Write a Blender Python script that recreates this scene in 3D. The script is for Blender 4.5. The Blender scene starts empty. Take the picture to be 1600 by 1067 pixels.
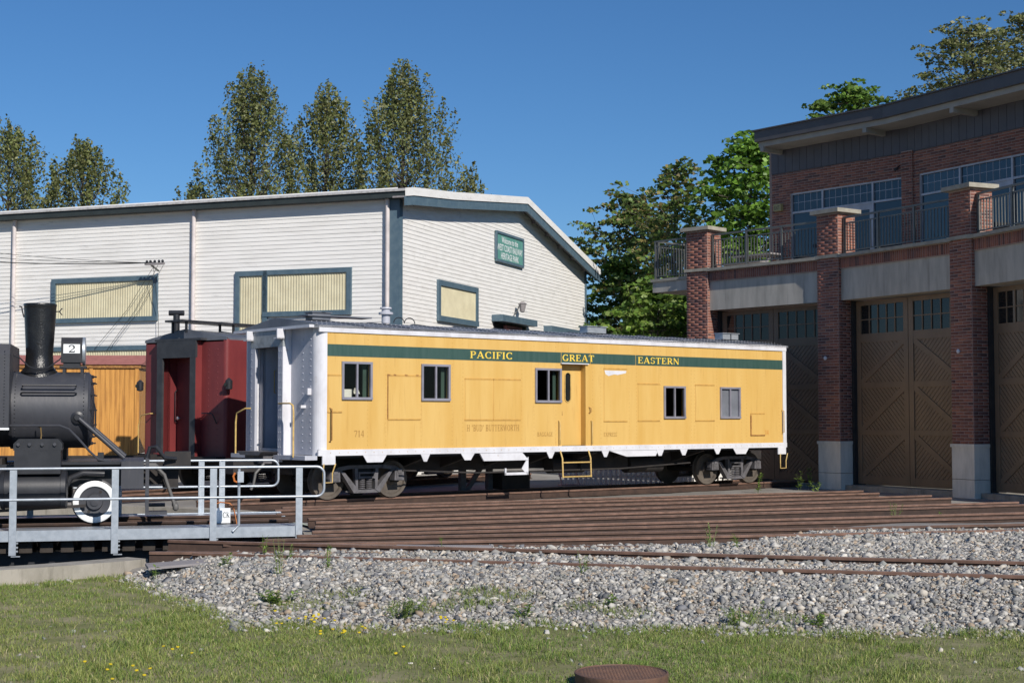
import bpy, math, random
import numpy as np
from mathutils import Vector, Matrix
random.seed(7); rng = np.random.default_rng(7)
scene = bpy.context.scene
R = math.radians
# ------------------------------------------------------------------ camera, sky, sun
cam_d = bpy.data.cameras.new('camera'); cam = bpy.data.objects.new('camera', cam_d)
scene.collection.objects.link(cam)
cam.location = (0, 0, 1.8)
cam.rotation_euler = (R(90) + math.atan(118.5 / 2304), 0, 0)
cam_d.sensor_width = 36.0; cam_d.lens = 36.0 * 2304 / 1600
cam_d.clip_start = 0.1; cam_d.clip_end = 3000
scene.camera = cam
SUN_AZ = math.atan2(0.49, -0.87)          # to-sun vector (x, y) = (.49, -.87)
SUN_EL = R(33)
world = bpy.data.worlds.new('World'); scene.world = world; world.use_nodes = True
wn = world.node_tree.nodes; wl = world.node_tree.links
sky = wn.new('ShaderNodeTexSky'); sky.sky_type = 'NISHITA'; sky.sun_disc = False
sky.sun_elevation = SUN_EL; sky.sun_rotation = SUN_AZ
sky.air_density = 1.0; sky.dust_density = 0.0; sky.ozone_density = 9.0
bg = wn['Background']; bg.inputs['Strength'].default_value = 0.088
hsv = wn.new('ShaderNodeHueSaturation'); hsv.inputs['Saturation'].default_value = 1.07
wl.new(sky.outputs['Color'], hsv.inputs['Color']); wl.new(hsv.outputs['Color'], bg.inputs['Color'])
sun_d = bpy.data.lights.new('sun', 'SUN'); sun = bpy.data.objects.new('sun', sun_d)
scene.collection.objects.link(sun)
sun_d.energy = 4.8; sun_d.angle = R(0.53); sun_d.color = (1.0, 0.94, 0.86)
to_sun = Vector((0.49 * math.cos(SUN_EL) / 0.9985, -0.87 * math.cos(SUN_EL) / 0.9985, math.sin(SUN_EL)))
sun.rotation_euler = to_sun.to_track_quat('Z', 'Y').to_euler()
sun.location = (20, -30, 40)
vs = scene.view_settings; vs.view_transform = 'Standard'; vs.look = 'None'; vs.exposure = 0; vs.gamma = 1
vs.use_curve_mapping = False

# ------------------------------------------------------------------ helpers
COL = scene.collection
class MB:
    def __init__(s): s.v = []; s.f = []; s.m = []; s.mi = 0; s.c = None
    def add(s, vs_, fs):
        o = len(s.v); s.v += [tuple(v) for v in vs_]
        s.f += [tuple(i + o for i in f) for f in fs]; s.m += [s.mi] * len(fs); return s
    def box(s, x0, x1, y0, y1, z0, z1):
        return s.add([(x0,y0,z0),(x1,y0,z0),(x1,y1,z0),(x0,y1,z0),(x0,y0,z1),(x1,y0,z1),(x1,y1,z1),(x0,y1,z1)],
                     [(0,3,2,1),(4,5,6,7),(0,1,5,4),(1,2,6,5),(2,3,7,6),(3,0,4,7)])
    def hexa(s, p):     # 4 bottom, 4 top points
        return s.add(p, [(0,3,2,1),(4,5,6,7),(0,1,5,4),(1,2,6,5),(2,3,7,6),(3,0,4,7)])
    def bar(s, p0, p1, w, h, up=(0,0,1)):
        p0 = Vector(p0); p1 = Vector(p1); d = (p1 - p0).normalized(); up = Vector(up)
        if abs(d.dot(up)) > .98: up = Vector((1,0,0)) if abs(d.x) < .9 else Vector((0,1,0))
        a = d.cross(up).normalized() * w / 2; b = a.cross(d).normalized() * h / 2
        return s.hexa([p0-a-b, p1-a-b, p1+a-b, p0+a-b, p0-a+b, p1-a+b, p1+a+b, p0+a+b])
    def cyl(s, p0, p1, r0, r1=None, n=14, cap=True):
        r1 = r0 if r1 is None else r1
        p0 = Vector(p0); p1 = Vector(p1); d = (p1 - p0).normalized()
        a = d.orthogonal().normalized(); b = d.cross(a)
        vv = []
        for p, r in ((p0, r0), (p1, r1)):
            for i in range(n):
                t = 2*math.pi*i/n; vv.append(p + a*math.cos(t)*r + b*math.sin(t)*r)
        ff = [(i, (i+1) % n, n+(i+1) % n, n+i) for i in range(n)]
        if cap: ff += [tuple(range(n-1, -1, -1)), tuple(range(n, 2*n))]
        return s.add(vv, ff)
    def lathe(s, p, axis, prof, n=24, caps=True):   # prof: (distance along axis, radius)
        p = Vector(p); d = Vector(axis).normalized(); a = d.orthogonal().normalized(); b = d.cross(a)
        vv = []; ff = []
        for (t, r) in prof:
            for i in range(n):
                q = 2*math.pi*i/n; vv.append(p + d*t + a*math.cos(q)*r + b*math.sin(q)*r)
        for k in range(len(prof)-1):
            for i in range(n):
                j = (i+1) % n; ff.append((k*n+i, k*n+j, (k+1)*n+j, (k+1)*n+i))
        if caps: ff += [tuple(range(n-1, -1, -1)), tuple(range((len(prof)-1)*n, len(prof)*n))]
        return s.add(vv, ff)
    def tube(s, pts, r, n=6):
        pts = [Vector(p) for p in pts]
        vv = []; ff = []; prev = None
        for k, p in enumerate(pts):
            d = (pts[min(k+1, len(pts)-1)] - pts[max(k-1, 0)]).normalized()
            if prev is None: a = d.orthogonal().normalized()
            else: a = (prev - d*prev.dot(d)).normalized()
            prev = a; b = d.cross(a)
            rr = r[k] if isinstance(r, (list, tuple)) else r
            for i in range(n):
                q = 2*math.pi*i/n; vv.append(p + a*math.cos(q)*rr + b*math.sin(q)*rr)
        for k in range(len(pts)-1):
            for i in range(n):
                j = (i+1) % n; ff.append((k*n+i, k*n+j, (k+1)*n+j, (k+1)*n+i))
        ff += [tuple(range(n-1, -1, -1)), tuple(range((len(pts)-1)*n, len(pts)*n))]
        return s.add(vv, ff)
    def prism(s, poly, fn, d0, d1):   # poly 2d, fn(a, b, depth) -> 3d
        n = len(poly)
        vv = [fn(a, b, d0) for a, b in poly] + [fn(a, b, d1) for a, b in poly]
        return s.add(vv, [tuple(range(n-1, -1, -1)), tuple(range(n, 2*n))] + [(i, (i+1) % n, n+(i+1) % n, n+i) for i in range(n)])
    def build(s, name, mats, parent=None, world=False, smooth=None, colors=None):
        me = bpy.data.meshes.new(name)
        me.from_pydata(s.v, [], s.f)
        if not isinstance(mats, (list, tuple)): mats = [mats]
        for m in mats: me.materials.append(m)
        if len(mats) > 1: me.polygons.foreach_set('material_index', s.m)
        if smooth is not None:
            me.polygons.foreach_set('use_smooth', [True]*len(me.polygons))
            me.set_sharp_from_angle(angle=R(smooth))
        me.update()
        o = bpy.data.objects.new(name, me); COL.objects.link(o)
        if parent is not None:
            o.parent = parent
            if world and parent.type == 'EMPTY': o.matrix_parent_inverse = parent.matrix_basis.inverted()
        return o

def empty(name, loc=(0,0,0), rz=0, label=None, cat=None, group=None):
    o = bpy.data.objects.new(name, None); COL.objects.link(o)
    o.empty_display_size = .3
    o.location = loc; o.rotation_euler = (0, 0, rz)
    o.matrix_basis = Matrix.Translation(loc) @ Matrix.Rotation(rz, 4, 'Z')
    if label: tag(o, label, cat, group)
    return o
def tag(o, label=None, cat=None, group=None, kind=None):
    if label: o['label'] = label
    if cat: o['category'] = cat
    if group: o['group'] = group
    if kind: o['kind'] = kind
    return o
def big_mesh(name, verts, faces_flat, loop_tot, mats, colors=None, smooth=False):
    me = bpy.data.meshes.new(name)
    nv = len(verts); nl = len(faces_flat); nf = nl // loop_tot
    me.vertices.add(nv); me.vertices.foreach_set('co', np.asarray(verts, np.float32).ravel())
    me.loops.add(nl); me.loops.foreach_set('vertex_index', np.asarray(faces_flat, np.int32))
    me.polygons.add(nf); me.polygons.foreach_set('loop_start', np.arange(0, nl, loop_tot, dtype=np.int32))
    if colors is not None:
        at = me.color_attributes.new('Col', 'FLOAT_COLOR', 'POINT')
        c4 = np.ones((nv, 4), np.float32); c4[:, :3] = colors; at.data.foreach_set('color', c4.ravel())
    if smooth: me.polygons.foreach_set('use_smooth', np.ones(nf, bool))
    me.update(calc_edges=True); me.validate()
    for m in (mats if isinstance(mats, (list, tuple)) else [mats]): me.materials.append(m)
    o = bpy.data.objects.new(name, me); COL.objects.link(o); return o

def mat(name, col, rough=.6, metal=0., col2=None, scale=2.0, lo=.4, hi=.7, bump=0., bscale=60., stretch=(1,1,1), spec=.5, attr=False, amt=1.0, detail=6.0, rand=0., streak=None):
    m = bpy.data.materials.new(name); m.use_nodes = True
    nt = m.node_tree; N = nt.nodes; L = nt.links; b = N['Principled BSDF']
    b.inputs['Roughness'].default_value = rough; b.inputs['Metallic'].default_value = metal
    b.inputs['Specular IOR Level'].default_value = spec
    if col2 is None: col2 = tuple(c*.7 for c in col)
    tc = N.new('ShaderNodeTexCoord'); mp = N.new('ShaderNodeMapping'); mp.inputs['Scale'].default_value = stretch
    L.new(tc.outputs['Object'], mp.inputs['Vector'])
    nz = N.new('ShaderNodeTexNoise'); nz.inputs['Scale'].default_value = scale; nz.inputs['Detail'].default_value = detail
    nz.inputs['Roughness'].default_value = .62
    L.new(mp.outputs['Vector'], nz.inputs['Vector'])
    rp = N.new('ShaderNodeMapRange'); rp.inputs['From Min'].default_value = lo; rp.inputs['From Max'].default_value = hi
    rp.inputs['To Max'].default_value = amt
    L.new(nz.outputs['Fac'], rp.inputs['Value'])
    mx = N.new('ShaderNodeMix'); mx.data_type = 'RGBA'
    L.new(rp.outputs['Result'], mx.inputs['Factor'])
    mx.inputs['A'].default_value = (*col, 1); mx.inputs['B'].default_value = (*col2, 1)
    out = mx.outputs['Result']
    if streak:      # (colour, stretch, scale, lo, hi, amount): stains and wear with their own shape
        sc, sst, ss, slo, shi, sam = streak
        mp2 = N.new('ShaderNodeMapping'); mp2.inputs['Scale'].default_value = sst; mp2.inputs['Location'].default_value = (3.7, 1.3, 5.1)
        L.new(tc.outputs['Object'], mp2.inputs['Vector'])
        n3 = N.new('ShaderNodeTexNoise'); n3.inputs['Scale'].default_value = ss; n3.inputs['Detail'].default_value = 8; n3.inputs['Roughness'].default_value = .7
        L.new(mp2.outputs['Vector'], n3.inputs['Vector'])
        r3 = N.new('ShaderNodeMapRange'); r3.inputs['From Min'].default_value = slo; r3.inputs['From Max'].default_value = shi; r3.inputs['To Max'].default_value = sam
        L.new(n3.outputs['Fac'], r3.inputs['Value'])
        m3 = N.new('ShaderNodeMix'); m3.data_type = 'RGBA'; m3.inputs['B'].default_value = (*sc, 1)
        L.new(r3.outputs['Result'], m3.inputs['Factor']); L.new(out, m3.inputs['A']); out = m3.outputs['Result']
    if attr:
        at = N.new('ShaderNodeAttribute'); at.attribute_name = 'Col'
        mm = N.new('ShaderNodeMix'); mm.data_type = 'RGBA'; mm.blend_type = 'MULTIPLY'; mm.inputs['Factor'].default_value = 1
        L.new(out, mm.inputs['A']); L.new(at.outputs['Color'], mm.inputs['B']); out = mm.outputs['Result']
    if rand:
        oi = N.new('ShaderNodeObjectInfo'); mr = N.new('ShaderNodeMapRange'); mr.inputs['To Min'].default_value = 1-rand; mr.inputs['To Max'].default_value = 1+rand
        L.new(oi.outputs['Random'], mr.inputs['Value']); vm = N.new('ShaderNodeVectorMath'); vm.operation = 'SCALE'
        L.new(out, vm.inputs[0]); L.new(mr.outputs['Result'], vm.inputs['Scale']); out = vm.outputs['Vector']
    L.new(out, b.inputs['Base Color'])
    if bump:
        n2 = N.new('ShaderNodeTexNoise'); n2.inputs['Scale'].default_value = bscale; n2.inputs['Detail'].default_value = 4
        L.new(mp.outputs['Vector'], n2.inputs['Vector'])
        bp = N.new('ShaderNodeBump'); bp.inputs['Strength'].default_value = bump; bp.inputs['Distance'].default_value = .02
        L.new(n2.outputs['Fac'], bp.inputs['Height']); L.new(bp.outputs['Normal'], b.inputs['Normal'])
    return m
def glass_mat(name, tint=(.75,.8,.8), refl=.12):
    m = bpy.data.materials.new(name); m.use_nodes = True
    nt = m.node_tree; N = nt.nodes; L = nt.links; N.remove(N['Principled BSDF'])
    out = N['Material Output']; t = N.new('ShaderNodeBsdfTransparent'); t.inputs['Color'].default_value = (*tint, 1)
    g = N.new('ShaderNodeBsdfGlossy'); g.inputs['Roughness'].default_value = .02
    lw = N.new('ShaderNodeFresnel'); lw.inputs['IOR'].default_value = 1.5
    ad = N.new('ShaderNodeMath'); ad.operation = 'ADD'; ad.inputs[1].default_value = refl - .04
    L.new(lw.outputs[0], ad.inputs[0])
    mx = N.new('ShaderNodeMixShader'); L.new(ad.outputs[0], mx.inputs[0]); L.new(t.outputs[0], mx.inputs[1]); L.new(g.outputs[0], mx.inputs[2])
    L.new(mx.outputs[0], out.inputs['Surface']); return m

M = {}
M['yellow'] = mat('yellow_paint', (.67,.435,.135), .55, col2=(.60,.355,.085), scale=1.1, lo=.36, hi=.74, bump=.16, bscale=7, stretch=(2.2,1,.28), streak=((.42,.21,.05), (7,1,.45), 1.6, .57, .75, .6))
M['rivet'] = mat('rivet_yellow', (.56,.32,.075), .6, col2=(.40,.22,.06), scale=9)
M['green'] = mat('green_paint', (.030,.075,.062), .5, col2=(.05,.10,.085), scale=3, stretch=(3,1,.3))
M['white'] = mat('white_paint', (.68,.68,.71), .5, col2=(.52,.51,.53), scale=2.5, lo=.45, hi=.75, stretch=(1,1,.6), streak=((.36,.24,.12), (2,2,2), 2.2, .64, .76, .7))
M['silver'] = mat('silver_paint', (.50,.51,.56), .5, col2=(.40,.41,.46), scale=2.0, stretch=(1,1,.4), bump=.08, bscale=10, streak=((.28,.25,.23), (5,5,.5), 2, .58, .75, .6))
M['dirtysilver'] = mat('weathered_silver', (.36,.39,.40), .6, col2=(.22,.24,.25), scale=8)
M['roofgrey'] = mat('roof_paint', (.10,.11,.135), .45, col2=(.17,.18,.20), scale=1.5, stretch=(1,1,1), bump=.1, bscale=14)
M['gold'] = mat('gold_lettering', (.85,.60,.08), .5, col2=(.75,.50,.06))
M['fade'] = mat('faded_lettering', (.33,.17,.04), .6, col2=(.46,.26,.06), scale=25)
M['redlett'] = mat('red_lettering', (.60,.22,.03), .6)
M['alu'] = mat('window_aluminium', (.34,.33,.38), .4, .3)
M['handrail'] = mat('yellow_handrail', (.62,.43,.14), .5, col2=(.42,.27,.1), scale=14)
M['rustedge'] = mat('rusty_edge', (.22,.09,.03), .8, col2=(.45,.24,.06), scale=14)
M['black'] = mat('black_paint', (.018,.019,.023), .42, col2=(.032,.033,.038), scale=3, bump=.05, bscale=30)
M['blackshine'] = mat('black_gloss_tar', (.010,.010,.011), .28, col2=(.02,.02,.02), scale=5, bump=.35, bscale=45)
M['graphite'] = mat('graphite_grey', (.05,.052,.062), .5, col2=(.034,.036,.044), scale=2.5, stretch=(1,1,.4), bump=.1, bscale=14, streak=((.085,.08,.08), (6,6,.6), 2, .56, .74, .6))
M['truck'] = mat('truck_grey', (.13,.125,.135), .6, col2=(.075,.07,.07), scale=7, bump=.12, bscale=40)
M['wheel'] = mat('wheel_rusty', (.12,.10,.08), .7, col2=(.06,.048,.04), scale=4)
M['wheelrim'] = mat('wheel_rim_paint', (.42,.37,.28), .6, col2=(.25,.21,.16), scale=5)
M['under'] = mat('underframe_black', (.022,.02,.02), .8, col2=(.04,.033,.03), scale=4)
M['red'] = mat('caboose_red', (.20,.036,.036), .45, col2=(.15,.026,.028), scale=2, stretch=(1,1,.4), bump=.04, bscale=12)
M['dkgrey'] = mat('caboose_trim_grey', (.035,.037,.042), .5, col2=(.055,.057,.062), scale=4)
M['orange'] = mat('ochre_boards', (.62,.30,.065), .6, col2=(.30,.12,.022), scale=2.2, lo=.42, hi=.72, stretch=(6,6,.35), bump=.2, bscale=22)
M['boxroof'] = mat('faded_red_roof', (.42,.16,.13), .7, col2=(.30,.11,.09), scale=5)
M['rust'] = mat('rail_rust', (.04,.024,.018), .85, col2=(.07,.04,.028), rand=.3, scale=5, lo=.35, hi=.7, bump=.15, bscale=50)  # rust, with the shade under the rail head put into its colour
M['railtop'] = mat('rail_head', (.36,.265,.225), .5, .2, col2=(.23,.15,.115), scale=2.2, lo=.35, hi=.65, rand=.25)
M['railhead'] = mat('rail_head_side', (.185,.105,.075), .7, col2=(.10,.056,.038), scale=4, lo=.35, hi=.65, rand=.3)
M['galv'] = mat('galvanised_steel', (.50,.54,.58), .42, .55, col2=(.38,.42,.46), scale=9)
M['concrete'] = mat('concrete', (.36,.33,.28), .85, col2=(.24,.22,.18), scale=3, bump=.25, bscale=30, stretch=(1,1,.5), streak=((.12,.11,.085), (3,3,.5), 1.6, .55, .7, .75))
M['basecon'] = mat('pillar_base_concrete', (.80,.74,.64), .8, col2=(.62,.58,.50), scale=3, stretch=(1.5,1.5,.4))
M['beam'] = mat('precast_concrete', (.50,.465,.40), .8, col2=(.35,.325,.28), scale=2.2, bump=.08, bscale=30, stretch=(1.5,1.5,.35), streak=((.16,.15,.135), (5,5,.25), 1.2, .56, .72, .6))
M['pit'] = mat('pit_floor', (.05,.045,.04), .9)
M['tie'] = mat('creosote_timber', (.028,.022,.018), .85, col2=(.05,.04,.032), scale=6, bump=.2)
M['greytimber'] = mat('weathered_timber', (.30,.28,.28), .85, col2=(.20,.18,.18), scale=4, stretch=(.3,8,8), bump=.2)
M['siding'] = mat('white_siding', (.82,.80,.76), .6, col2=(.68,.66,.62), scale=1.3, lo=.45, hi=.8, stretch=(1,.35,3), bump=.04, bscale=20, streak=((.42,.41,.38), (1.2,.5,4), 2.5, .58, .75, .7))
M['teal'] = mat('blue_trim', (.075,.125,.165), .55, col2=(.11,.165,.20), scale=4)
M['cream'] = mat('corrugated_cream', (.68,.62,.42), .55, col2=(.56,.50,.33), scale=1.6)
M['shedroof'] = mat('shed_roof', (.50,.49,.48), .8, col2=(.30,.29,.28), scale=8)
M['gutter'] = mat('dark_gutter', (.03,.04,.04), .6)
M['pipe'] = mat('downpipe', (.66,.60,.58), .5)
M['signgreen'] = mat('sign_green', (.10,.28,.235), .5, col2=(.13,.33,.28), scale=3)
M['signwhite'] = mat('sign_white', (.82,.84,.84), .5, col2=(.74,.76,.76))
M['mortar'] = mat('mortar', (.39,.29,.25), .9, col2=(.31,.235,.20), scale=10)
M['brick'] = mat('brick_clay', (1,1,1), .8, col2=(.75,.75,.78), scale=14, attr=True, bump=.2, bscale=60)
M['doorbrown'] = mat('door_brown', (.20,.136,.086), .5, col2=(.16,.11,.07), scale=2.5, stretch=(1,1,.6))
M['doorgap'] = mat('door_groove', (.09,.06,.036), .7)
M['clad'] = mat('dark_cladding', (.088,.086,.10), .5, col2=(.072,.07,.082), scale=2)
M['fascia'] = mat('fascia_dark', (.085,.078,.08), .45, col2=(.065,.06,.062))
M['fascialight'] = mat('fascia_beam', (.36,.34,.30), .6, col2=(.28,.265,.235))
M['iron'] = mat('railing_iron', (.12,.125,.12), .45, .3, col2=(.16,.165,.155), scale=4)
M['cap'] = mat('stone_cap', (.36,.34,.28), .8, col2=(.26,.24,.2), scale=5, bump=.15)
M['winframe'] = mat('window_frame_pale', (.50,.50,.54), .45, .2)
M['bldglass'] = mat('building_glass', (.018,.03,.045), .04, spec=.9, col2=(.022,.034,.05))
M['doorglass'] = mat('door_glass', (.018,.02,.02), .05, spec=.5)
M['glass'] = glass_mat('clear_glass', (.84,.87,.86), .02)
M['curtain'] = mat('green_curtain', (.045,.085,.065), .8)
M['cloth'] = mat('lampshade', (.85,.82,.74), .7)
M['inner'] = mat('dark_interior', (.02,.018,.016), .9)  # near black, interior shade put into the colour
M['ground'] = mat('ground_ballast', (.30,.285,.26), .95, col2=(.19,.175,.155), scale=.9, lo=.35, hi=.7, bump=.5, bscale=14)
M['lawn'] = mat('lawn_soil', (.16,.165,.055), .95, col2=(.30,.26,.15), scale=2.4, lo=.4, hi=.68, bump=.4, bscale=30)
M['stone'] = mat('gravel_stone', (1,1,1), .85, col2=(.72,.72,.74), scale=18, attr=True, bump=.15, bscale=50)
M['bark'] = mat('tree_bark', (.10,.085,.07), .9, col2=(.06,.05,.04), scale=6, bump=.4, bscale=20)
M['wire'] = mat('wire_black', (.02,.02,.02), .6)
M['lens'] = mat('chrome_lens', (.6,.62,.65), .15, .6)
M['exit'] = mat('exit_plate', (.42,.36,.16), .5)
M['hose'] = mat('air_hose', (.13,.125,.12), .6)
M['capiron'] = mat('rusty_lid', (.16,.085,.055), .7, col2=(.10,.06,.045), scale=6, bump=.25, bscale=40)
M['pinkwood'] = mat('pinkish_steps', (.50,.38,.38), .7)
def leaf_mat(name, trans=.3, rough=.5):
    m = bpy.data.materials.new(name); m.use_nodes = True
    nt = m.node_tree; N = nt.nodes; L = nt.links; b = N['Principled BSDF']; out = N['Material Output']
    at = N.new('ShaderNodeAttribute'); at.attribute_name = 'Col'
    L.new(at.outputs['Color'], b.inputs['Base Color']); b.inputs['Roughness'].default_value = rough
    tr = N.new('ShaderNodeBsdfTranslucent'); L.new(at.outputs['Color'], tr.inputs['Color'])
    mx = N.new('ShaderNodeMixShader'); mx.inputs[0].default_value = trans
    L.new(b.outputs[0], mx.inputs[1]); L.new(tr.outputs[0], mx.inputs[2]); L.new(mx.outputs[0], out.inputs['Surface'])
    return m
M['leaf'] = leaf_mat('leaf'); M['blade'] = leaf_mat('grass_blade', .25, .6)
M['flower'] = mat('dandelion_yellow', (.80,.60,.02), .6)

# ------------------------------------------------------------------ lettering (stroke built serif capitals)
def glyph(ch):
    T, t, sf = .19, .085, .07
    S = []      # strokes: list of (points, widths)
    def stem(x, y0=0, y1=1, w=T, s0=True, s1=True):
        S.append(([(x, y0), (x, y1)], w))
        if s0: S.append(([(x-w*.95, y0+sf/2), (x+w*.95, y0+sf/2)], sf))
        if s1: S.append(([(x-w*.95, y1-sf/2), (x+w*.95, y1-sf/2)], sf))
    def hb(x0, x1, y, w=t): S.append(([(x0, y), (x1, y)], w))
    def arc(cx, cy, rx, ry, a0, a1, n=12, wt=T):
        pts = []; ws = []
        for i in range(n+1):
            a = R(a0 + (a1-a0)*i/n); pts.append((cx+rx*math.cos(a), cy+ry*math.sin(a))); ws.append(t+(wt-t)*abs(math.cos(a)))
        S.append((pts, ws))
    def tick(x, y0, y1): S.append(([(x, y0), (x, y1)], sf))
    w = .8
    if ch in 'PRB': stem(.2); hb(.2,.42,.96); hb(.2,.42,.5); arc(.42,.73,.27,.23,90,-90)
    if ch == 'R': S.append(([(.42,.5),(.84,.02)], T)); w = .9
    if ch == 'B': hb(.2,.42,.04); arc(.42,.27,.31,.23,90,-90); w = .84
    if ch == 'A': S.append(([(.12,.03),(.47,1)], t)); S.append(([(.47,1),(.84,.03)], T)); hb(.24,.68,.33); hb(0,.26,.035,sf); hb(.66,1.0,.035,sf); w = 1.0
    if ch in 'CG':
        arc(.5,.5,.38,.46,48,312); tick(.78,.7,.98); w = .92
        if ch == 'G': stem(.78,.05,.42,T*.9,False,True); w = .98
        else: tick(.78,.02,.26)
    if ch == 'I': stem(.2); w = .42
    if ch in 'FE':
        stem(.2); hb(.2,.7,.96); tick(.7,.74,1); hb(.2,.52,.52); tick(.52,.4,.64); w = .76
        if ch == 'E': hb(.2,.74,.04); tick(.74,0,.27); w = .82
    if ch == 'T': stem(.43,0,1,T,True,False); hb(.05,.81,.96); tick(.06,.72,1); tick(.8,.72,1); w = .87
    if ch == 'S': arc(.36,.74,.25,.22,30,250,10,.15); arc(.36,.27,.27,.23,-150,80,10,.16); tick(.62,.72,.98); tick(.1,.02,.28); w = .74
    if ch == 'N': stem(.16,0,1,t); stem(.82,0,1,t); S.append(([(.14,.98),(.84,.02)], T)); w = .98
    if ch == 'H': stem(.2); stem(.8); hb(.2,.8,.52); w = 1.0
    if ch == 'U': stem(.2,.3,1,T,False,True); stem(.78,.3,1,t,False,True); arc(.49,.32,.29,.28,180,360,10,.15); w = .95
    if ch == 'D': stem(.2); hb(.2,.42,.96); hb(.2,.42,.04); arc(.42,.5,.4,.46,90,-90); w = .92
    if ch == 'W': S += [([(.1,.98),(.38,.02)],T), ([(.38,.02),(.62,.98)],t), ([(.62,.98),(.9,.02)],T), ([(.9,.02),(1.14,.98)],t)]; hb(0,.25,.965,sf); hb(1.0,1.26,.965,sf); w = 1.25
    if ch == 'O': arc(.48,.5,.38,.46,0,360,20); w = .96
    if ch == 'X': S += [([(.12,.98),(.8,.02)],T), ([(.8,.98),(.12,.02)],t)]; w = .92
    if ch == 'Y': S += [([(.1,.98),(.43,.5)],T), ([(.8,.98),(.43,.5)],t)]; stem(.43,0,.5,T,True,False); w = .88
    if ch == 'K': stem(.2); S += [([(.25,.45),(.75,.98)],t), ([(.38,.58),(.85,.02)],T)]; w = .9
    if ch == '"': S += [([(.1,.68),(.1,1)],.09), ([(.28,.68),(.28,1)],.09)]; w = .42
    if ch == '7': hb(.08,.66,.94,.12); S.append(([(.64,.94),(.3,0)], T*.8)); tick(.09,.74,1); w = .72
    if ch == '1': stem(.3,0,1,T,True,False); S.append(([(.12,.8),(.3,.96)], t)); w = .52
    if ch == '4': S.append(([(.52,1),(.06,.3)], t)); hb(.04,.76,.3,.1); stem(.54,0,1,T*.9,True,False); w = .78
    if ch == '2': arc(.38,.7,.28,.27,170,-40,12,.17); S.append(([(.58,.5),(.12,.09)], t)); hb(.08,.7,.07,.14); tick(.7,.05,.28); w = .78
    if ch == '0': arc(.36,.5,.28,.46,0,360,18,.17); w = .74
    if ch == ' ': w = .45
    return S, w
def lettering(mb, text, x0, x1, z0, z1, fn):
    """fn(a, b, k) -> 3d point on the surface; text scaled to fill x0..x1, z0..z1; each stroke a little proud of the last"""
    tot = sum(glyph(c)[1] for c in text) + .08*(len(text)-1)
    sx = (x1-x0)/tot; h = z1-z0; x = 0; k = 0
    for c in text:
        S, w = glyph(c)
        for pts, ws in S:
            k += 1
            for i in range(len(pts)-1):
                (ax, ay), (bx, by) = pts[i], pts[i+1]
                wa = ws[i] if isinstance(ws, list) else ws; wb = ws[i+1] if isinstance(ws, list) else ws
                dx, dy = bx-ax, by-ay; l = math.hypot(dx, dy) or 1; nx, ny = -dy/l, dx/l
                q = [(ax-nx*wa/2, ay-ny*wa/2), (bx-nx*wb/2, by-ny*wb/2), (bx+nx*wb/2, by+ny*wb/2), (ax+nx*wa/2, ay+ny*wa/2)]
                mb.add([fn(x0+(x+a)*sx, z0+b*h, .0015+.00008*(k % 12)) for a, b in q], [(0,1,2,3)])
        x += w + .08
    return mb

# ------------------------------------------------------------------ ground
TC = np.array([-11.35, 25.1]); PIT_R = 8.05
def sstep(a, b, x): t = np.clip((x-a)/(b-a), 0, 1); return t*t*(3-2*t)
def wob(x, y):
    return (np.sin(x*1.7+y*.9)+np.sin(x*3.1-y*2.3+1.3)+np.sin(x*.63+2.1)*1.4+np.sin(x*5.3+y*4.1)*.5)/3.9
def yb(x):     # edge of lawn and ballast
    x = np.asarray(x, float)
    y = 14.9 + .35*wob(x, 0*x) + np.where(x < -2.7, (-2.7-x)*2.0, 0) - .06*np.clip(x, 0, 9)
    ring_ = TC[1] - np.sqrt(np.clip((PIT_R+.12)**2 - (x-TC[0])**2, .01, None))
    return np.where(np.abs(x-TC[0]) < PIT_R, np.minimum(y, ring_), y)
def hgt(x, y):
    x = np.asarray(x, float); y = np.asarray(y, float)
    z = -.32 + .25*sstep(-.2, 2.6, y-yb(x)) + .018*wob(x*1.3, y*1.5)
    back = 20.9 + .24*(x+1.87) + 3.4*sstep(3.0, 6.5, x)
    z = z - .115*sstep(-.35, .5, y-back)
    z = np.where(x < -5.0, np.where(y > 20, -.20, z), z)
    far = sstep(40, 60, np.hypot(x, y)); z = z*(1-far) - .22*far
    return z
def ground_sheet():
    nr, na = 150, 220
    rr = PIT_R - .1 + np.concatenate([np.linspace(0, 22, 100), 22 + np.geomspace(.3, 900, nr-100)])
    aa = np.linspace(0, 2*math.pi, na, endpoint=False)
    rg, ag = np.meshgrid(rr, aa, indexing='ij')
    x = TC[0] + rg*np.cos(ag); y = TC[1] + rg*np.sin(ag)
    z = hgt(x, y)
    V = np.stack([x, y, z], -1).reshape(-1, 3)
    i = np.arange(nr-1)[:, None]; j = np.arange(na)[None, :]
    F = np.stack([i*na+j, (i+1)*na+j, (i+1)*na+(j+1) % na, i*na+(j+1) % na], -1).reshape(-1)
    o = big_mesh('ground', V, F, 4, M['ground'], smooth=True)
    return tag(o, kind='structure')
ground_sheet()
def lawn_sheet():
    xs = np.linspace(-30, 30, 240); nt = 40
    t = np.linspace(0, 1, nt)
    V = []
    for k in t: V.append(np.stack([xs, (-25)*(1-k)**2 + (yb(xs)+.15)*(1-(1-k)**2), 0*xs], -1))
    V = np.array(V); V[..., 2] = hgt(V[..., 0], V[..., 1]) + .006
    n = len(xs); i = np.arange(nt-1)[:, None]; j = np.arange(n-1)[None, :]
    F = np.stack([i*n+j, i*n+j+1, (i+1)*n+j+1, (i+1)*n+j], -1).reshape(-1)
    return tag(big_mesh('lawn_ground', V.reshape(-1, 3), F, 4, M['lawn'], smooth=True), kind='structure')
lawn_sheet()

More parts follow.
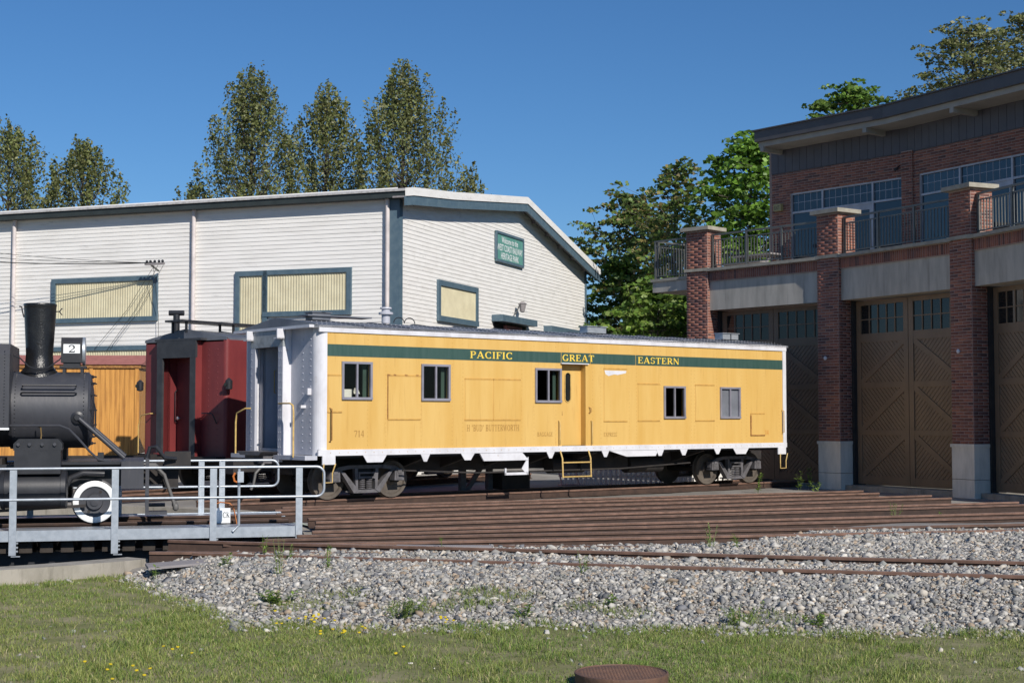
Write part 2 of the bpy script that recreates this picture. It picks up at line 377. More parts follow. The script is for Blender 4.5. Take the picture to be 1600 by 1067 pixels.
# gravel: real stones, one mass
ICO_V = []
def ico():
    p = (1+5**.5)/2
    v = np.array([(-1,p,0),(1,p,0),(-1,-p,0),(1,-p,0),(0,-1,p),(0,1,p),(0,-1,-p),(0,1,-p),(p,0,-1),(p,0,1),(-p,0,-1),(-p,0,1)], float)
    v /= np.linalg.norm(v[0])
    f = np.array([(0,11,5),(0,5,1),(0,1,7),(0,7,10),(0,10,11),(1,5,9),(5,11,4),(11,10,2),(10,7,6),(7,1,8),(3,9,4),(3,4,2),(3,2,6),(3,6,8),(3,8,9),(4,9,5),(2,4,11),(6,2,10),(8,6,7),(9,8,1)])
    return v, f
def rots(n):
    q = rng.normal(size=(n, 4)); q /= np.linalg.norm(q, axis=1)[:, None]; w, x, y, z = q.T
    return np.stack([np.stack([1-2*(y*y+z*z), 2*(x*y-z*w), 2*(x*z+y*w)], -1), np.stack([2*(x*y+z*w), 1-2*(x*x+z*z), 2*(y*z-x*w)], -1), np.stack([2*(x*z-y*w), 2*(y*z+x*w), 1-2*(x*x+y*y)], -1)], 1)
def stones(name, pts, size, colors):
    bv, bf = ico(); n = len(pts)
    tmpl = np.stack([bv*(1+rng.normal(0, .3, (12, 1))) for _ in range(10)])
    v = tmpl[rng.integers(0, 10, n)] * np.stack([np.ones(n), rng.uniform(.6, 1, n), rng.uniform(.38, .75, n)], -1)[:, None, :]
    v = np.einsum('nij,nkj->nki', rots(n), v) * size[:, None, None]
    v[..., 2] *= .8
    v += pts[:, None, :]
    F = (bf[None] + (np.arange(n)*12)[:, None, None]).reshape(-1)
    return big_mesh(name, v.reshape(-1, 3), F, 3, M['stone'], colors=np.repeat(colors, 12, 0))
def stone_cols(n):
    base = np.array([(.43,.41,.37),(.31,.305,.29),(.47,.425,.355),(.19,.19,.195),(.58,.55,.49),(.40,.31,.22),(.29,.29,.26)])
    c = base[rng.choice(7, n, p=[.24,.2,.17,.11,.12,.08,.08])]
    return np.clip(c*rng.uniform(.65, 1.25, (n, 1)), 0, .8)
def scatter(n, x0, x1, y0, y1):
    return rng.uniform(x0, x1, n), rng.uniform(y0, y1, n)
X, Y = scatter(165000, -6, 9.5, 14.2, 24.5)
keep = (np.abs(X) < Y*.365+.7) & (np.hypot(X-TC[0], Y-TC[1]) > PIT_R+.25)
d_ = Y-yb(X); edge = np.clip((d_+.45)/.75, .0, 1)
patch = np.zeros_like(X)
for (gx, gy, gr) in [(-2.3,16.0,.55),(-1.9,16.5,.4),(-1.0,15.75,.5),(-.55,15.9,.4),(-.2,16.4,.5),(.75,15.9,.35),(1.2,15.6,.4),(2.5,15.2,.5),(-3.0,17.6,.25),(-2.4,18.6,.2)]:
    patch = np.maximum(patch, np.clip(1.25-np.hypot(X-gx, (Y-gy)*1.3)/gr, 0, 1))
keep &= rng.uniform(size=len(X)) < edge**1.5*(1-.8*patch)
backl = 21.0 + .24*(X+1.87) + 3.4*sstep(3.0, 6.5, X)
keep &= (Y < backl+.5)
keep &= rng.uniform(size=len(X)) < np.where(Y < 19, 1.0, .72)
X, Y = X[keep], Y[keep]
sz = np.clip(rng.lognormal(math.log(.0195), .42, len(X)), .009, .075) * np.where(Y > 19, 1.15, 1)
P = np.stack([X, Y, hgt(X, Y) + sz*.25 + rng.uniform(0, .012, len(X))], -1)
tag(stones('gravel', P, sz, stone_cols(len(X))), 'loose grey and tan crushed stone ballast beside the rails', 'gravel', kind='stuff')
# stray stones in the lawn
X, Y = scatter(240, -5, 6, 11.3, 15.5); k = (Y < yb(X)) & (np.sin(X*1.3+1)+np.sin(Y*2.2+X) > .4); X, Y = X[k], Y[k]
sz = np.clip(rng.lognormal(math.log(.02), .45, len(X)), .008, .05)
tag(stones('stray_stones', np.stack([X, Y, hgt(X, Y)+sz*.35], -1), sz, stone_cols(len(X))*1.1), 'stray pale stones scattered in the lawn', 'stones', kind='stuff')

# grass
def blades(name, X, Y, h, w, cols, lean=.5):
    n = len(X); a = rng.uniform(0, 2*math.pi, n); b = rng.uniform(0, 2*math.pi, n)
    z = hgt(X, Y)
    dx, dy = np.cos(a)*w/2, np.sin(a)*w/2
    ln = h*rng.uniform(.1, lean, n); lx, ly = np.cos(b)*ln, np.sin(b)*ln
    V = np.zeros((n, 5, 3))
    V[:, 0] = np.stack([X-dx, Y-dy, z-.005], -1); V[:, 1] = np.stack([X+dx, Y+dy, z-.005], -1)
    V[:, 2] = np.stack([X+dx*.8+lx*.35, Y+dy*.8+ly*.35, z+h*.6], -1); V[:, 3] = np.stack([X-dx*.8+lx*.35, Y-dy*.8+ly*.35, z+h*.6], -1)
    V[:, 4] = np.stack([X+lx, Y+ly, z+h*.95], -1)
    o = (np.arange(n)*5)[:, None]
    F = np.concatenate([o+np.array([[0,1,2]]), o+np.array([[0,2,3]]), o+np.array([[3,2,4]])], 1).reshape(-1)
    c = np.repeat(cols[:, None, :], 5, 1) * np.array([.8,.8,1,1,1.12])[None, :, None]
    return big_mesh(name, V.reshape(-1, 3), F, 3, M['blade'], colors=c.reshape(-1, 3))
def grass_cols(X, Y, n):
    g1 = np.array((.165,.255,.045)); g2 = np.array((.30,.325,.09)); g3 = np.array((.085,.16,.025)); g4 = np.array((.46,.40,.20))
    f = np.clip(.5+.5*wob(X*1.1+3, Y*1.4)+rng.normal(0, .28, n), 0, 1)[:, None]
    c = g1*(1-f)+g2*f
    k = rng.uniform(size=n); c[k < .16] = g3; c[k > .93] = g4
    return c*rng.uniform(.75, 1.25, (n, 1))
X, Y = scatter(430000, -7.6, 7.2, 10.6, 20.2)
kk_ = (Y < 17.6) | (X < -3.2); X, Y = X[kk_], Y[kk_]
k = (np.abs(X) < Y*.365+.5)
d_ = yb(X)-Y
dens = sstep(-.35, .25, d_+.28*wob(X*4, Y*5))*np.clip(.62+.75*wob(X*2.3+5, Y*2.9)+.4*wob(X*6.1, Y*7.3), .08, 1)
patch = np.zeros_like(X)
for (gx, gy, gr) in [(-2.3,16.0,.55),(-1.9,16.5,.4),(-1.0,15.75,.5),(-.55,15.9,.4),(-.2,16.4,.5),(.75,15.9,.35),(1.2,15.6,.4),(2.5,15.2,.5)]:
    patch = np.maximum(patch, np.clip(1.1-np.hypot(X-gx, (Y-gy)*1.3)/gr, 0, .55))
k &= rng.uniform(size=len(X)) < np.maximum(dens, patch)
k &= np.hypot(X-.87, Y-11.85) > .38
X, Y = X[k], Y[k]; n = len(X)
tall = .85+1.1*np.clip(wob(X*3, Y*3.7)+.5*wob(X*9, Y*8), 0, 1.2) + .9*np.exp(-((yb(X)-Y-.1)/.25)**2)*rng.uniform(size=n)
h = rng.uniform(.022, .06, n)*tall
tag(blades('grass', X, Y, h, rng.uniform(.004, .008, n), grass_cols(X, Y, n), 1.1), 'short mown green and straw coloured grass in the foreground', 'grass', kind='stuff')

# leafy weeds: each a plant of its own
def weed(x, y, hh, spread, nl, label, col=(.14,.23,.04), upright=.5, leafw=.03, leafl=.11, z=None, flower=False, group='weeds'):
    zz = float(hgt(x, y)) if z is None else z
    root = empty('weed_plant', (x, y, zz), rng.uniform(0, 6), label, 'weed', group)
    mb = MB()
    ns = max(1, int(nl/14))
    stems = []
    for s_ in range(ns):
        a = rng.uniform(0, 6.28); r = rng.uniform(0, spread*.6); lean = rng.uniform(.0, .35)*spread
        p0 = (r*math.cos(a)*.5, r*math.sin(a)*.5, -.02); p1 = (r*math.cos(a)+lean*math.cos(a), r*math.sin(a)+lean*math.sin(a), hh*rng.uniform(.7, 1.05))
        stems.append((Vector(p0), Vector(p1))); mb.tube([p0, ((p0[0]+p1[0])/2, (p0[1]+p1[1])/2, p1[2]*.55), p1], [.006, .004, .002], 4)
    st = mb.build('stem', M['leafplain'], root)
    V = []; C_ = []
    for i in range(nl):
        a_, b_ = stems[i % ns]; t = rng.uniform(.08, 1)**.8; p = a_.lerp(b_, t)
        an = rng.uniform(0, 6.28); el = rng.uniform(-.2, 1.0)*upright+.15
        d = np.array([math.cos(an)*math.cos(el), math.sin(an)*math.cos(el), math.sin(el)]); sd = np.array([-math.sin(an), math.cos(an), 0])
        L_ = leafl*rng.uniform(.55, 1.1)*(1.15-.55*t); W_ = leafw*rng.uniform(.7, 1.2)*(1.1-.4*t); p = np.array(p)
        V += [p, p+d*L_*.45+sd*W_, p+d*L_+np.array([0, 0, -L_*.15]), p+d*L_*.45-sd*W_]
        c = np.array(col)*rng.uniform(.6, 1.4); C_ += [c]*4
    n = len(V)//4
    o = big_mesh('leaves', np.array(V), np.arange(n*4), 4, M['leaf'], colors=np.array(C_)); o.parent = root
    return root
M['leafplain'] = mat('weed_stem', (.14,.19,.05), .6)

# rusty round well lid in the lawn
wl_ = empty('well_lid', (.87, 11.85, -.41), 0, 'round rusty steel lid with checker plate top at the bottom of the lawn', 'well lid')
MB().lathe((0,0,0), (0,0,1), [(-.1,.372),(.16,.372),(.178,.376),(.19,.374),(.193,.36),(.185,.355),(.182,0.01)], 48).build('rim', M['capiron'], wl_, smooth=40)
mb = MB()
for i in range(-13, 14):
    for j in range(-13, 14):
        x = i*.026; y = j*.026
        if math.hypot(x, y) < .335:
            s_ = .0105; c_ = .0028
            if (i+j) % 2: mb.hexa([(x-s_,y-c_,.18),(x+s_,y-c_,.18),(x+s_,y+c_,.18),(x-s_,y+c_,.18),(x-s_*.7,y-c_*.6,.1885),(x+s_*.7,y-c_*.6,.1885),(x+s_*.7,y+c_*.6,.1885),(x-s_*.7,y+c_*.6,.1885)])
            else: mb.hexa([(x-c_,y-s_,.18),(x+c_,y-s_,.18),(x+c_,y+s_,.18),(x-c_,y+s_,.18),(x-c_*.6,y-s_*.7,.1885),(x+c_*.6,y-s_*.7,.1885),(x+c_*.6,y+s_*.7,.1885),(x-c_*.6,y+s_*.7,.1885)])
tag(mb.build('checker_ribs', M['capiron'], wl_), kind='stuff')

# ------------------------------------------------------------------ rails
def rail_profile():
    return [(-.07,-.172),(.07,-.172),(.07,-.160),(.012,-.142),(.009,-.05),(.035,-.036),(.036,-.006),(.028,0),(-.028,0),(-.036,-.006),(-.035,-.036),(-.009,-.05),(-.012,-.142),(-.07,-.160)]
def rail(p0, p1, label, z0=0., z1=0., n=6, bend=0., holes=False, name='steel_rail'):
    p0 = Vector((*p0, z0)); p1 = Vector((*p1, z1)); d = (p1-p0); L_ = d.length; rz = math.atan2(d.y, d.x)
    root = empty(name, p0, rz, label, 'rail', 'rusty rails of the turntable yard')
    pr = rail_profile(); k = len(pr)
    def sweep(sel, m, nm):
        mb = MB(); vv = []
        for i in range(n+1):
            t = i/n; x = L_*t; by = bend*math.sin(math.pi*t)
            for (a, b) in sel: vv.append((x, a+by, b+(z1-z0)*t))
        kk = len(sel); ff = []
        for i in range(n):
            for j in range(kk): j2 = (j+1) % kk; ff.append((i*kk+j, i*kk+j2, (i+1)*kk+j2, (i+1)*kk+j))
        ff += [tuple(range(kk)), tuple(range(n*kk+kk-1, n*kk-1, -1))]
        mb.add(vv, ff); return mb.build(nm, m, root)
    sweep([(-.07,-.172),(.07,-.172),(.07,-.160),(.012,-.142),(.009,-.05),(.012,-.038),(-.012,-.038),(-.009,-.05),(-.012,-.142),(-.07,-.160)], M['rust'], 'rail_body')
    sweep([(.035,-.036),(.036,-.006),(.028,0),(-.028,0),(-.036,-.006),(-.035,-.036)], M['railhead'], 'rail_head')
    sweep([(.0275,.0004),(.0275,.002),(-.0275,.002),(-.0275,.0004)], M['railtop'], 'running_surface')
    if holes:
        for hx in (.12,.3,.5): MB().cyl((L_-hx,-.0125,-.095), (L_-hx,-.02,-.095), .018, n=8).build('bolt', M['under'], root)
    return root
def ext(a, b, t0, t1):
    a = np.array(a); b = np.array(b); return tuple(a+(b-a)*t0), tuple(a+(b-a)*t1)
RL = [ # points where each rail passes (left, right), extension, label
 ((-1.87,21.6),(5.03,23.2), -.25, 1.9, 'rusty rail bordering the gravel, nearest of the closely packed fan of rails'),
 ((-1.95,22.5),(5.27,24.3), -.24, 1.9, 'second nearest rusty rail of the packed fan behind the gravel'),
 ((-2.01,23.2),(5.60,25.8), -.17, 1.9, 'third nearest rusty rail of the packed fan behind the gravel'),
 ((-2.09,24.1),(5.84,26.9), -.14, 1.75, 'fourth nearest rusty rail of the packed fan behind the gravel'),
 ((-2.18,25.1),(6.25,28.8), -.13, 1.6, 'rusty rail fifth from the gravel in the packed fan'),
 ((-2.27,26.2),(6.51,30.0), -.13, 1.5, 'rusty rail sixth from the gravel in the packed fan'),
 ((-2.37,27.3),(6.92,31.9), -.14, 1.32, 'rusty rail seventh from the gravel in the packed fan'),
 ((-2.50,28.8),(7.20,33.2), -.2, 1.26, 'rusty rail eighth from the gravel, fifth out from the yellow car'),
 ((-2.60,30.0),(7.62,35.1), -.2, 1.12, 'rusty rail fourth out from the yellow car wheels'),
 ((-2.73,31.0),(8.03,36.3), -.18, 1.06, 'rusty rail third out from the yellow car wheels'),
]
for i, (a, b, t0, t1, lab) in enumerate(RL):
    p0, p1 = ext(a, b, t0, t1)
    rail(p0, p1, lab, z0=-.012+.006*(i % 3), z1=-.01+.007*((i+1) % 3), holes=(i >= 8))
rail((-5.0,21.6), (16.5,15.4), 'long thin rusty rail half buried in the gravel, farther of the two', .02, .025)
rail((-4.3,20.0), (14.5,14.35), 'long thin rusty rail sunk in the gravel, nearest to the lawn', -.02, .02)
rail((-4.9,20.05), (-.5,20.5), 'short heavy rail lying at the pit edge with its cut end showing', -.01, -.06, holes=False)
rail((-4.15,21.35), (1.8,21.15), 'short rusty rail with a cut end left of the packed fan', -.015, -.03)
# the yellow car's own track and the caboose's track
YD = np.array([math.sin(R(51.3)), math.cos(R(51.3))]); YE = np.array([-YD[1], YD[0]]); YA = np.array([-4.10, 31.2])
YW = 3.3
cl0 = YA + YE*YW/2
for sgn, lab in ((-1, 'near rail under the yellow car wheels'), (1, 'far rail under the yellow car wheels')):
    a = cl0 + YE*.7175*sgn; rail(tuple(a - YD*1.6), tuple(a + YD*17.0), lab)
RA = R(54); RD = np.array([math.cos(RA), math.sin(RA)]); RE = np.array([-RD[1], RD[0]]); R0 = np.array([-6.98, 36.0])
for sgn, lab in ((-1, 'right rail under the dark red caboose'), (1, 'left rail under the dark red caboose')):
    a = R0 + RE*(1.515+.7175*sgn); rail(tuple(a - RD*3.0), tuple(a + RD*14), lab)
# rail pieces, planks lying about
pl = empty('timber_plank', (-1.62, 20.78, -.03), R(-4), 'weathered grey plank lying on the front rail', 'plank')
MB().box(0, 1.35, -.1, .1, 0, .045).build('board', M['greytimber'], pl)
pl = empty('steel_plate', (-4.75, 19.3, -.16), R(20), 'flat dark plate propped by the pit wall end', 'plate')
MB().hexa([(0,-.2,0),(1.3,-.1,.06),(1.3,.15,.08),(0,.2,.02),(0,-.2,.03),(1.3,-.1,.09),(1.3,.15,.11),(0,.2,.05)]).build('plate', M['greytimber'], pl)

# ------------------------------------------------------------------ turntable pit
def ring(r0, r1, z0, z1, a0, a1, n=90):
    mb = MB(); vv = []
    for i in range(n+1):
        a = a0+(a1-a0)*i/n; c, s_ = math.cos(a), math.sin(a)
        for r, z in ((r0, z0), (r1, z0), (r1, z1), (r0, z1)): vv.append((TC[0]+r*c, TC[1]+r*s_, z))
    ff = [(i*4+j, i*4+(j+1) % 4, i*4+4+(j+1) % 4, i*4+4+j) for i in range(n) for j in range(4)]
    ff += [(0,1,2,3), (n*4+3,n*4+2,n*4+1,n*4)]
    mb.add(vv, ff); return mb
tag(MB().lathe((TC[0],TC[1],-1.45), (0,0,1), [(0,.01),(0,8.2)], 64, False).build('pit_floor', M['pit']), kind='structure')
pw = empty('pit_wall', (TC[0], TC[1], -1.4), 0, 'low curved concrete wall of the turntable pit at the left', 'wall')
ring(7.62, 8.06, -1.42, -.12, R(-140), R(-37.5)).build('raised_wall', M['concrete'], pw, world=True)
ring(7.75, 8.1, -1.42, -.26, R(-37.4), R(40)).build('low_wall', M['concrete'], pw, world=True)
ring(7.7, 8.2, -1.42, -.13, R(40.1), R(219.9)).build('far_wall', M['concrete'], pw, world=True)

# ------------------------------------------------------------------ turntable bridge (local x along the bridge)
BR = R(14)
tb = empty('turntable_bridge', (TC[0], TC[1], -1.4), BR, 'steel turntable bridge with galvanised walkways and pipe railings', 'bridge')
def tl(z): return z+1.4
for s_, nm in ((-1, 'girder'), (1, 'girder')):
    MB().box(-7.4, 7.4, s_*1.25-.15, s_*1.25+.15, tl(-1.15), tl(-.42)).build(nm, M['black'], tb)
tie_me = None
x = -7.3
while x < 7.4:
    o = MB().box(-.1, .1, -1.78, 1.78, tl(-.40), tl(-.195)).build('tie', M['tie'], tb) if tie_me is None else None
    if o is None:
        o = bpy.data.objects.new('tie', tie_me); COL.objects.link(o); o.parent = tb
    tie_me = o.data; o.location = (x, 0, 0); x += .325
for s_ in (-1, 1):
    MB().box(-7.5, 7.55, s_*1.95-.02, s_*1.95+.02, tl(-.20), tl(-.025)).box(-7.5, 7.55, s_*1.5-.43, s_*1.5+.43, tl(-.065), tl(-.04)).build('walkway', M['galv'], tb)
    pr = rail_profile(); mb = MB()
    mb.prism(pr, lambda a, b, d_: (d_, a+s_*.7175, tl(b)), -7.45, 7.45); mb.build('rail', M['rust'], tb)
    MB().box(-7.44, 7.44, s_*.7175-.026, s_*.7175+.026, tl(.0006), tl(.002)).build('rail_head', M['railtop'], tb)
mbp = MB(); mbp.box(-.055, .055, -.012, .012, tl(-.42), tl(.97)).box(.03, .055, 0, .07, tl(-.42), tl(.97)).box(-.02, .12, .0, .06, tl(-.445), tl(-.43))
for zz in (-.36,-.3,-.23): mbp.cyl((.055,.04,tl(zz)), (.085,.04,tl(zz)), .018, n=6)
pm = None
for s_, xs in ((-1, [-6.6,-5.02,-3.44,-1.86,-.26,1.32,2.91,4.5,6.08,7.5]), (1, [-6.5,-4.9,-3.3,-1.7,-.1,1.3,2.9,4.5,6.03,6.42])):
    for x in xs:
        if pm is None: o = mbp.build('post', M['galv'], tb); pm = o.data
        else: o = bpy.data.objects.new('post', pm); COL.objects.link(o); o.parent = tb
        o.location = (x, s_*1.985, 0)
        if s_ > 0: o.rotation_euler = (0, 0, math.pi)
def loop_pts(x0, x1, y, z0, z1, r=.13):
    pts = [(x0, y, z1), (x1-r, y, z1)]
    for i in range(1, 7):
        a = R(90-15*i); pts.append((x1-r+r*math.cos(a), y, z1-r+r*math.sin(a)))
    for i in range(0, 7):
        a = R(-15*i); pts.append((x1-r+r*math.cos(a), y, z0+r+r*math.sin(a)))
    pts.append((x0, y, z0)); return pts
for s_, xe in ((-1, 7.92), (1, 7.5)):
    MB().tube(loop_pts(-7.2, xe, s_*1.985, tl(.47), tl(.97)), .023, 8).build('pipe_rail', M['galv'], tb, smooth=60)
MB().tube([(6.5,-1.96,tl(.99)),(6.5,-1.96,tl(.0)),(6.4,-1.99,tl(-.1))], .024, 8).box(6.47, 6.57, -2.06, -1.98, tl(.72), tl(.9)).build('gate_post', M['galv'], tb)
lk = MB().tube([(6.43,-2.03,tl(.88)),(6.4,-2.03,tl(.82)),(6.42,-2.03,tl(.74)),(6.47,-2.03,tl(.72))], .018, 6); lk.build('lock_handle', mat('orange_handle', (.55,.16,.03), .5), tb)
# wheel stop sign on the bridge
ck = empty('wheel_block_sign', (TC[0]+6.15*math.cos(BR)+.9*math.sin(BR), TC[1]+6.15*math.sin(BR)-.9*math.cos(BR), -.13), BR, 'small white sign lettered CK on a bent orange rod beside the bridge rail', 'sign')
MB().tube([(-.22,0,0),(-.08,0,.06),(-.05,0,.3),(-.01,0,.42),(.1,0,.46),(.26,0,.44),(.32,0,.38),(.36,0,.2),(.4,0,0)], .012, 6).build('rod', mat('orange_rod', (.5,.17,.04), .6, col2=(.3,.1,.04), scale=14), ck, smooth=60)
MB().box(.0, .27, -.03, -.02, .1, .36).build('plate', M['signwhite'], ck)
lettering(MB(), 'CK', .14, .255, .19, .29, lambda a, b, k: (a, -.031-k, b)).build('lettering', M['black'], ck)

# ------------------------------------------------------------------ rolling stock
def cells(x0, x1, z0, z1, holes):
    xs = sorted({x0, x1, *[v for h in holes for v in h[:2]]}); zs = sorted({z0, z1, *[v for h in holes for v in h[2:]]})
    for i in range(len(xs)-1):
        for j in range(len(zs)-1):
            cx, cz = (xs[i]+xs[i+1])/2, (zs[j]+zs[j+1])/2
            if not any(h[0] < cx < h[1] and h[2] < cz < h[3] for h in holes): yield xs[i], xs[i+1], zs[j], zs[j+1]
def holed_wall(mb, x0, x1, z0, z1, holes, yf, yb_, fn=None):
    """wall slab between depths yf (outer) and yb_, with rectangular openings and their reveals"""
    fn = fn or (lambda x, y, z: (x, y, z))
    for a, b, c, d in cells(x0, x1, z0, z1, holes):
        mb.add([fn(a,yf,c), fn(b,yf,c), fn(b,yf,d), fn(a,yf,d)], [(0,1,2,3)])
        mb.add([fn(a,yb_,c), fn(b,yb_,c), fn(b,yb_,d), fn(a,yb_,d)], [(3,2,1,0)])
    for a, b, c, d in holes + [(x0, x1, z0, z1)]:
        for (p, q) in (((a,c),(b,c)), ((b,c),(b,d)), ((b,d),(a,d)), ((a,d),(a,c))):
            mb.add([fn(p[0],yf,p[1]), fn(q[0],yf,q[1]), fn(q[0],yb_,q[1]), fn(p[0],yb_,p[1])], [(0,1,2,3)])
    return mb
def rivet(mb, p, n, r=.011):
    p = Vector(p); n = Vector(n); a = n.orthogonal().normalized()*r; b = n.cross(a.normalized())*r
    mb.add([p+a, p+b, p-a, p-b, p+n*r*.8], [(0,1,4),(1,2,4),(2,3,4),(3,0,4)])

def freight_truck(parent_loc, rz, label):
    """two axle cast frame truck; local x along the track, z=0 rail head"""
    t = empty('bogie', parent_loc, rz)
    for s_ in (-1, 1):
        y0, y1 = s_*1.0-.06, s_*1.0+.06
        fy = lambda a, b, d_: (a, d_, b)
        mb = MB()
        top = [(-.98,.50),(-.97,.60),(-.80,.70),(-.5,.745),(.5,.745),(.80,.70),(.97,.60),(.98,.50),(.86,.50),(.84,.56),(.62,.64),(.3,.665),(-.3,.665),(-.62,.64),(-.84,.56),(-.86,.50)]
        for i in range(7): pass
        mb.prism([(-.98,.46),(-.96,.62),(-.72,.72),(-.66,.63),(-.80,.56),(-.82,.46)], fy, y0, y1)
        mb.prism([(.98,.46),(.82,.46),(.80,.56),(.66,.63),(.72,.72),(.96,.62)], fy, y0, y1)
        mb.prism([(-.73,.715),(-.45,.755),(-.40,.68),(-.68,.635)], fy, y0+.003, y1-.003)
        mb.prism([(.73,.715),(.68,.635),(.40,.68),(.45,.755)], fy, y0+.003, y1-.003)
        mb.prism([(-.46,.752),(.46,.752),(.41,.675),(-.41,.675)], fy, y0+.02, y1-.02)
        mb.prism([(-.70,.64),(-.58,.60),(-.22,.21),(-.34,.14)], fy, y0-.012, y1+.012)
        mb.prism([(.70,.64),(.34,.14),(.22,.21),(.58,.60)], fy, y0-.012, y1+.012)
        mb.prism([(-.345,.142),(.345,.142),(.24,.215),(-.24,.215)], fy, y0+.004, y1-.004)
        mb.prism([(-.28,.22),(-.22,.22),(-.23,.68),(-.31,.68)], fy, y0+.006, y1-.006)
        mb.prism([(.28,.22),(.31,.68),(.23,.68),(.22,.22)], fy, y0+.006, y1-.006)
        mb.build('side_frame', M['truck'], t)
        mb = MB()
        for x in (-.2, .2): mb.box(x-.02, x+.02, s_*1.02-.05, s_*1.02+.05, .45, .6)
        mb.box(-.2, .2, s_*1.02-.045, s_*1.02+.045, .46, .50).box(-.2, .2, s_*1.02-.045, s_*1.02+.045, .56, .6).build('bolster_end', M['truck'], t)
        for x in (-.095, .095):
            mb = MB()
            for k in range(5): mb.lathe((x, s_*1.0, .225+k*.046), (0,0,1), [(0,.06),(.012,.078),(.026,.078),(.036,.06)], 12)
            mb.build('coil_spring', M['truck'], t, smooth=40)
        for x in (-.84, .84):
            mb = MB().prism([(x-.13,.40),(x+.13,.40),(x+.12,.62),(x+.05,.66),(x-.05,.66),(x-.12,.62)], fy, s_*1.0-.1, s_*1.0+.1)
            j = mb.build('journal_box', M['truck'], t)
            mb = MB().box(x-.08, x+.08, s_*1.1-.012, s_*1.1+.014, .43, .58).box(x-.05, x+.05, s_*1.115-.01, s_*1.115+.016, .56, .64)
            mb.build('lid', M['truck'], j)
    for x in (-.84, .84):
        for s_ in (-1, 1):
            w = MB().lathe((x, s_*.66, .42), (0, s_, 0), [(0,.44),(.03,.44),(.035,.42),(.13,.415),(.135,.345),(.09,.33),(.075,.15),(.14,.12),(.15,.02)], 30).build('wheel', M['wheel'], t, smooth=30)
            MB().lathe((x, s_*.7965, .42), (0, s_, 0), [(0,.345),(0,.412)], 30, False).build('rim_face', M['wheel'], w)
        MB().cyl((x,-1.0,.42), (x,1.0,.42), .075).build('axle', M['under'], t)
    MB().box(-.2, .2, -.95, .95, .48, .72).build('bolster', M['under'], t)
    MB().tube([(-.45,-.9,.17),(.45,-.9,.17)], .02).build('brake_rod', M['truck'], t)
    return t
def adopt(child, parent):
    child.parent = parent
    return child

def car_end(root, W, zb, zt, cx, pw, body, side, trim, dark, doorm, ztop, plumb=.2, rail_m=None, cr=.22, dx=.55):
    """end wall in the plane x=0 facing -x, with a projecting door portal; parts in the car frame"""
    y0, y1 = cx-pw/2, cx+pw/2; po = .20; zo = ztop-.44
    mb = MB(); holed_wall(mb, cr, W-cr, zb, zt, [(y0+.2, y1-.2, zb+.12, zo)], 0, .06, lambda a, d_, z: (d_, a, z))
    ew = mb.build('end_wall', side, root)
    # portal
    mb = MB()
    for a, b in ((y0, y0+.03), (y1-.03, y1)): mb.box(-plumb, 0.0, a, b, zb-.12, ztop-.02)
    mb.build('portal_side', trim, root)
    mb = MB()
    mb.box(-plumb-.012, -plumb+.05, y0+.002, y0+po, zb-.12, zo).box(-plumb-.012, -plumb+.05, y1-po, y1-.002, zb-.12, zo)
    mb.build('portal_post', dark if dark else side, root)
    MB().box(-plumb-.016, -plumb+.05, y0-.004, y1+.004, zo, ztop-.02).build('portal_header', M['dirtysilver'] if dark is None else dark, root)
    # recessed door
    MB().box(0, dx, y0+.17, y0+.2, zb+.1, zo+.02).box(0, dx, y1-.2, y1-.17, zb+.1, zo+.02).box(0, dx, y0+.2, y1-.2, zo, zo+.03).box(-.02, dx, y0+.2, y1-.2, zb+.08, zb+.12).build('door_recess', side, root)
    dr = MB().box(dx, dx+.05, y0+.2, y1-.2, zb+.1, zo).build('end_door', doorm, root)
    return ew, dr, (y0, y1, zo, dx)
def corner_round(root, m, W, zb, zt, r=.22, n=8):
    for (cy, a0) in ((r, 180), (W-r, 90)):
        pts = []; mb = MB()
        for i in range(n+1):
            a = R(a0 + 90*i/n) if cy < W/2 else R(a0 + 90*i/n)
            pts.append((r + r*math.cos(a), cy + r*math.sin(a)))
        for i in range(n):
            (ax, ay), (bx, by) = pts[i], pts[i+1]
            mb.add([(ax,ay,zb),(bx,by,zb),(bx,by,zt),(ax,ay,zt)], [(0,1,2,3)])
        mb.build('rounded_corner', m, root, smooth=60)
def car_roof(root, L_, W, ze, zr, m, oh=.06, ribs=True, x0=-.12, zface=.05):
    mb = MB(); n = 10; prof = []
    for i in range(n+1):
        t = -1+2*i/n; prof.append((W/2 + t*(W/2+oh), ze + (zr-ze)*(1-abs(t)**1.06)))
    prof2 = prof + [(W+oh, ze-zface), (-oh, ze-zface)]
    mb.prism(prof2, lambda a, b, d_: (d_, a, b), x0, L_+.1)
    rf = mb.build('roof', m, root)
    if ribs:
        k = 0; x = x0+.02
        while x < L_+.08:
            mb = MB()
            pp = [(a, b+.022) for a, b in prof]
            mb.prism(pp + [(a, b-.02) for a, b in reversed(prof)], lambda a, b, d_: (d_, a, b), x, x+.045)
            mb.build('roof_seam', m, rf); x += 1.22
    return rf
def grab(root, pts, m, r=.014, name='grab_iron'):
    return MB().tube(pts, r, 6).build(name, m, root, smooth=60)

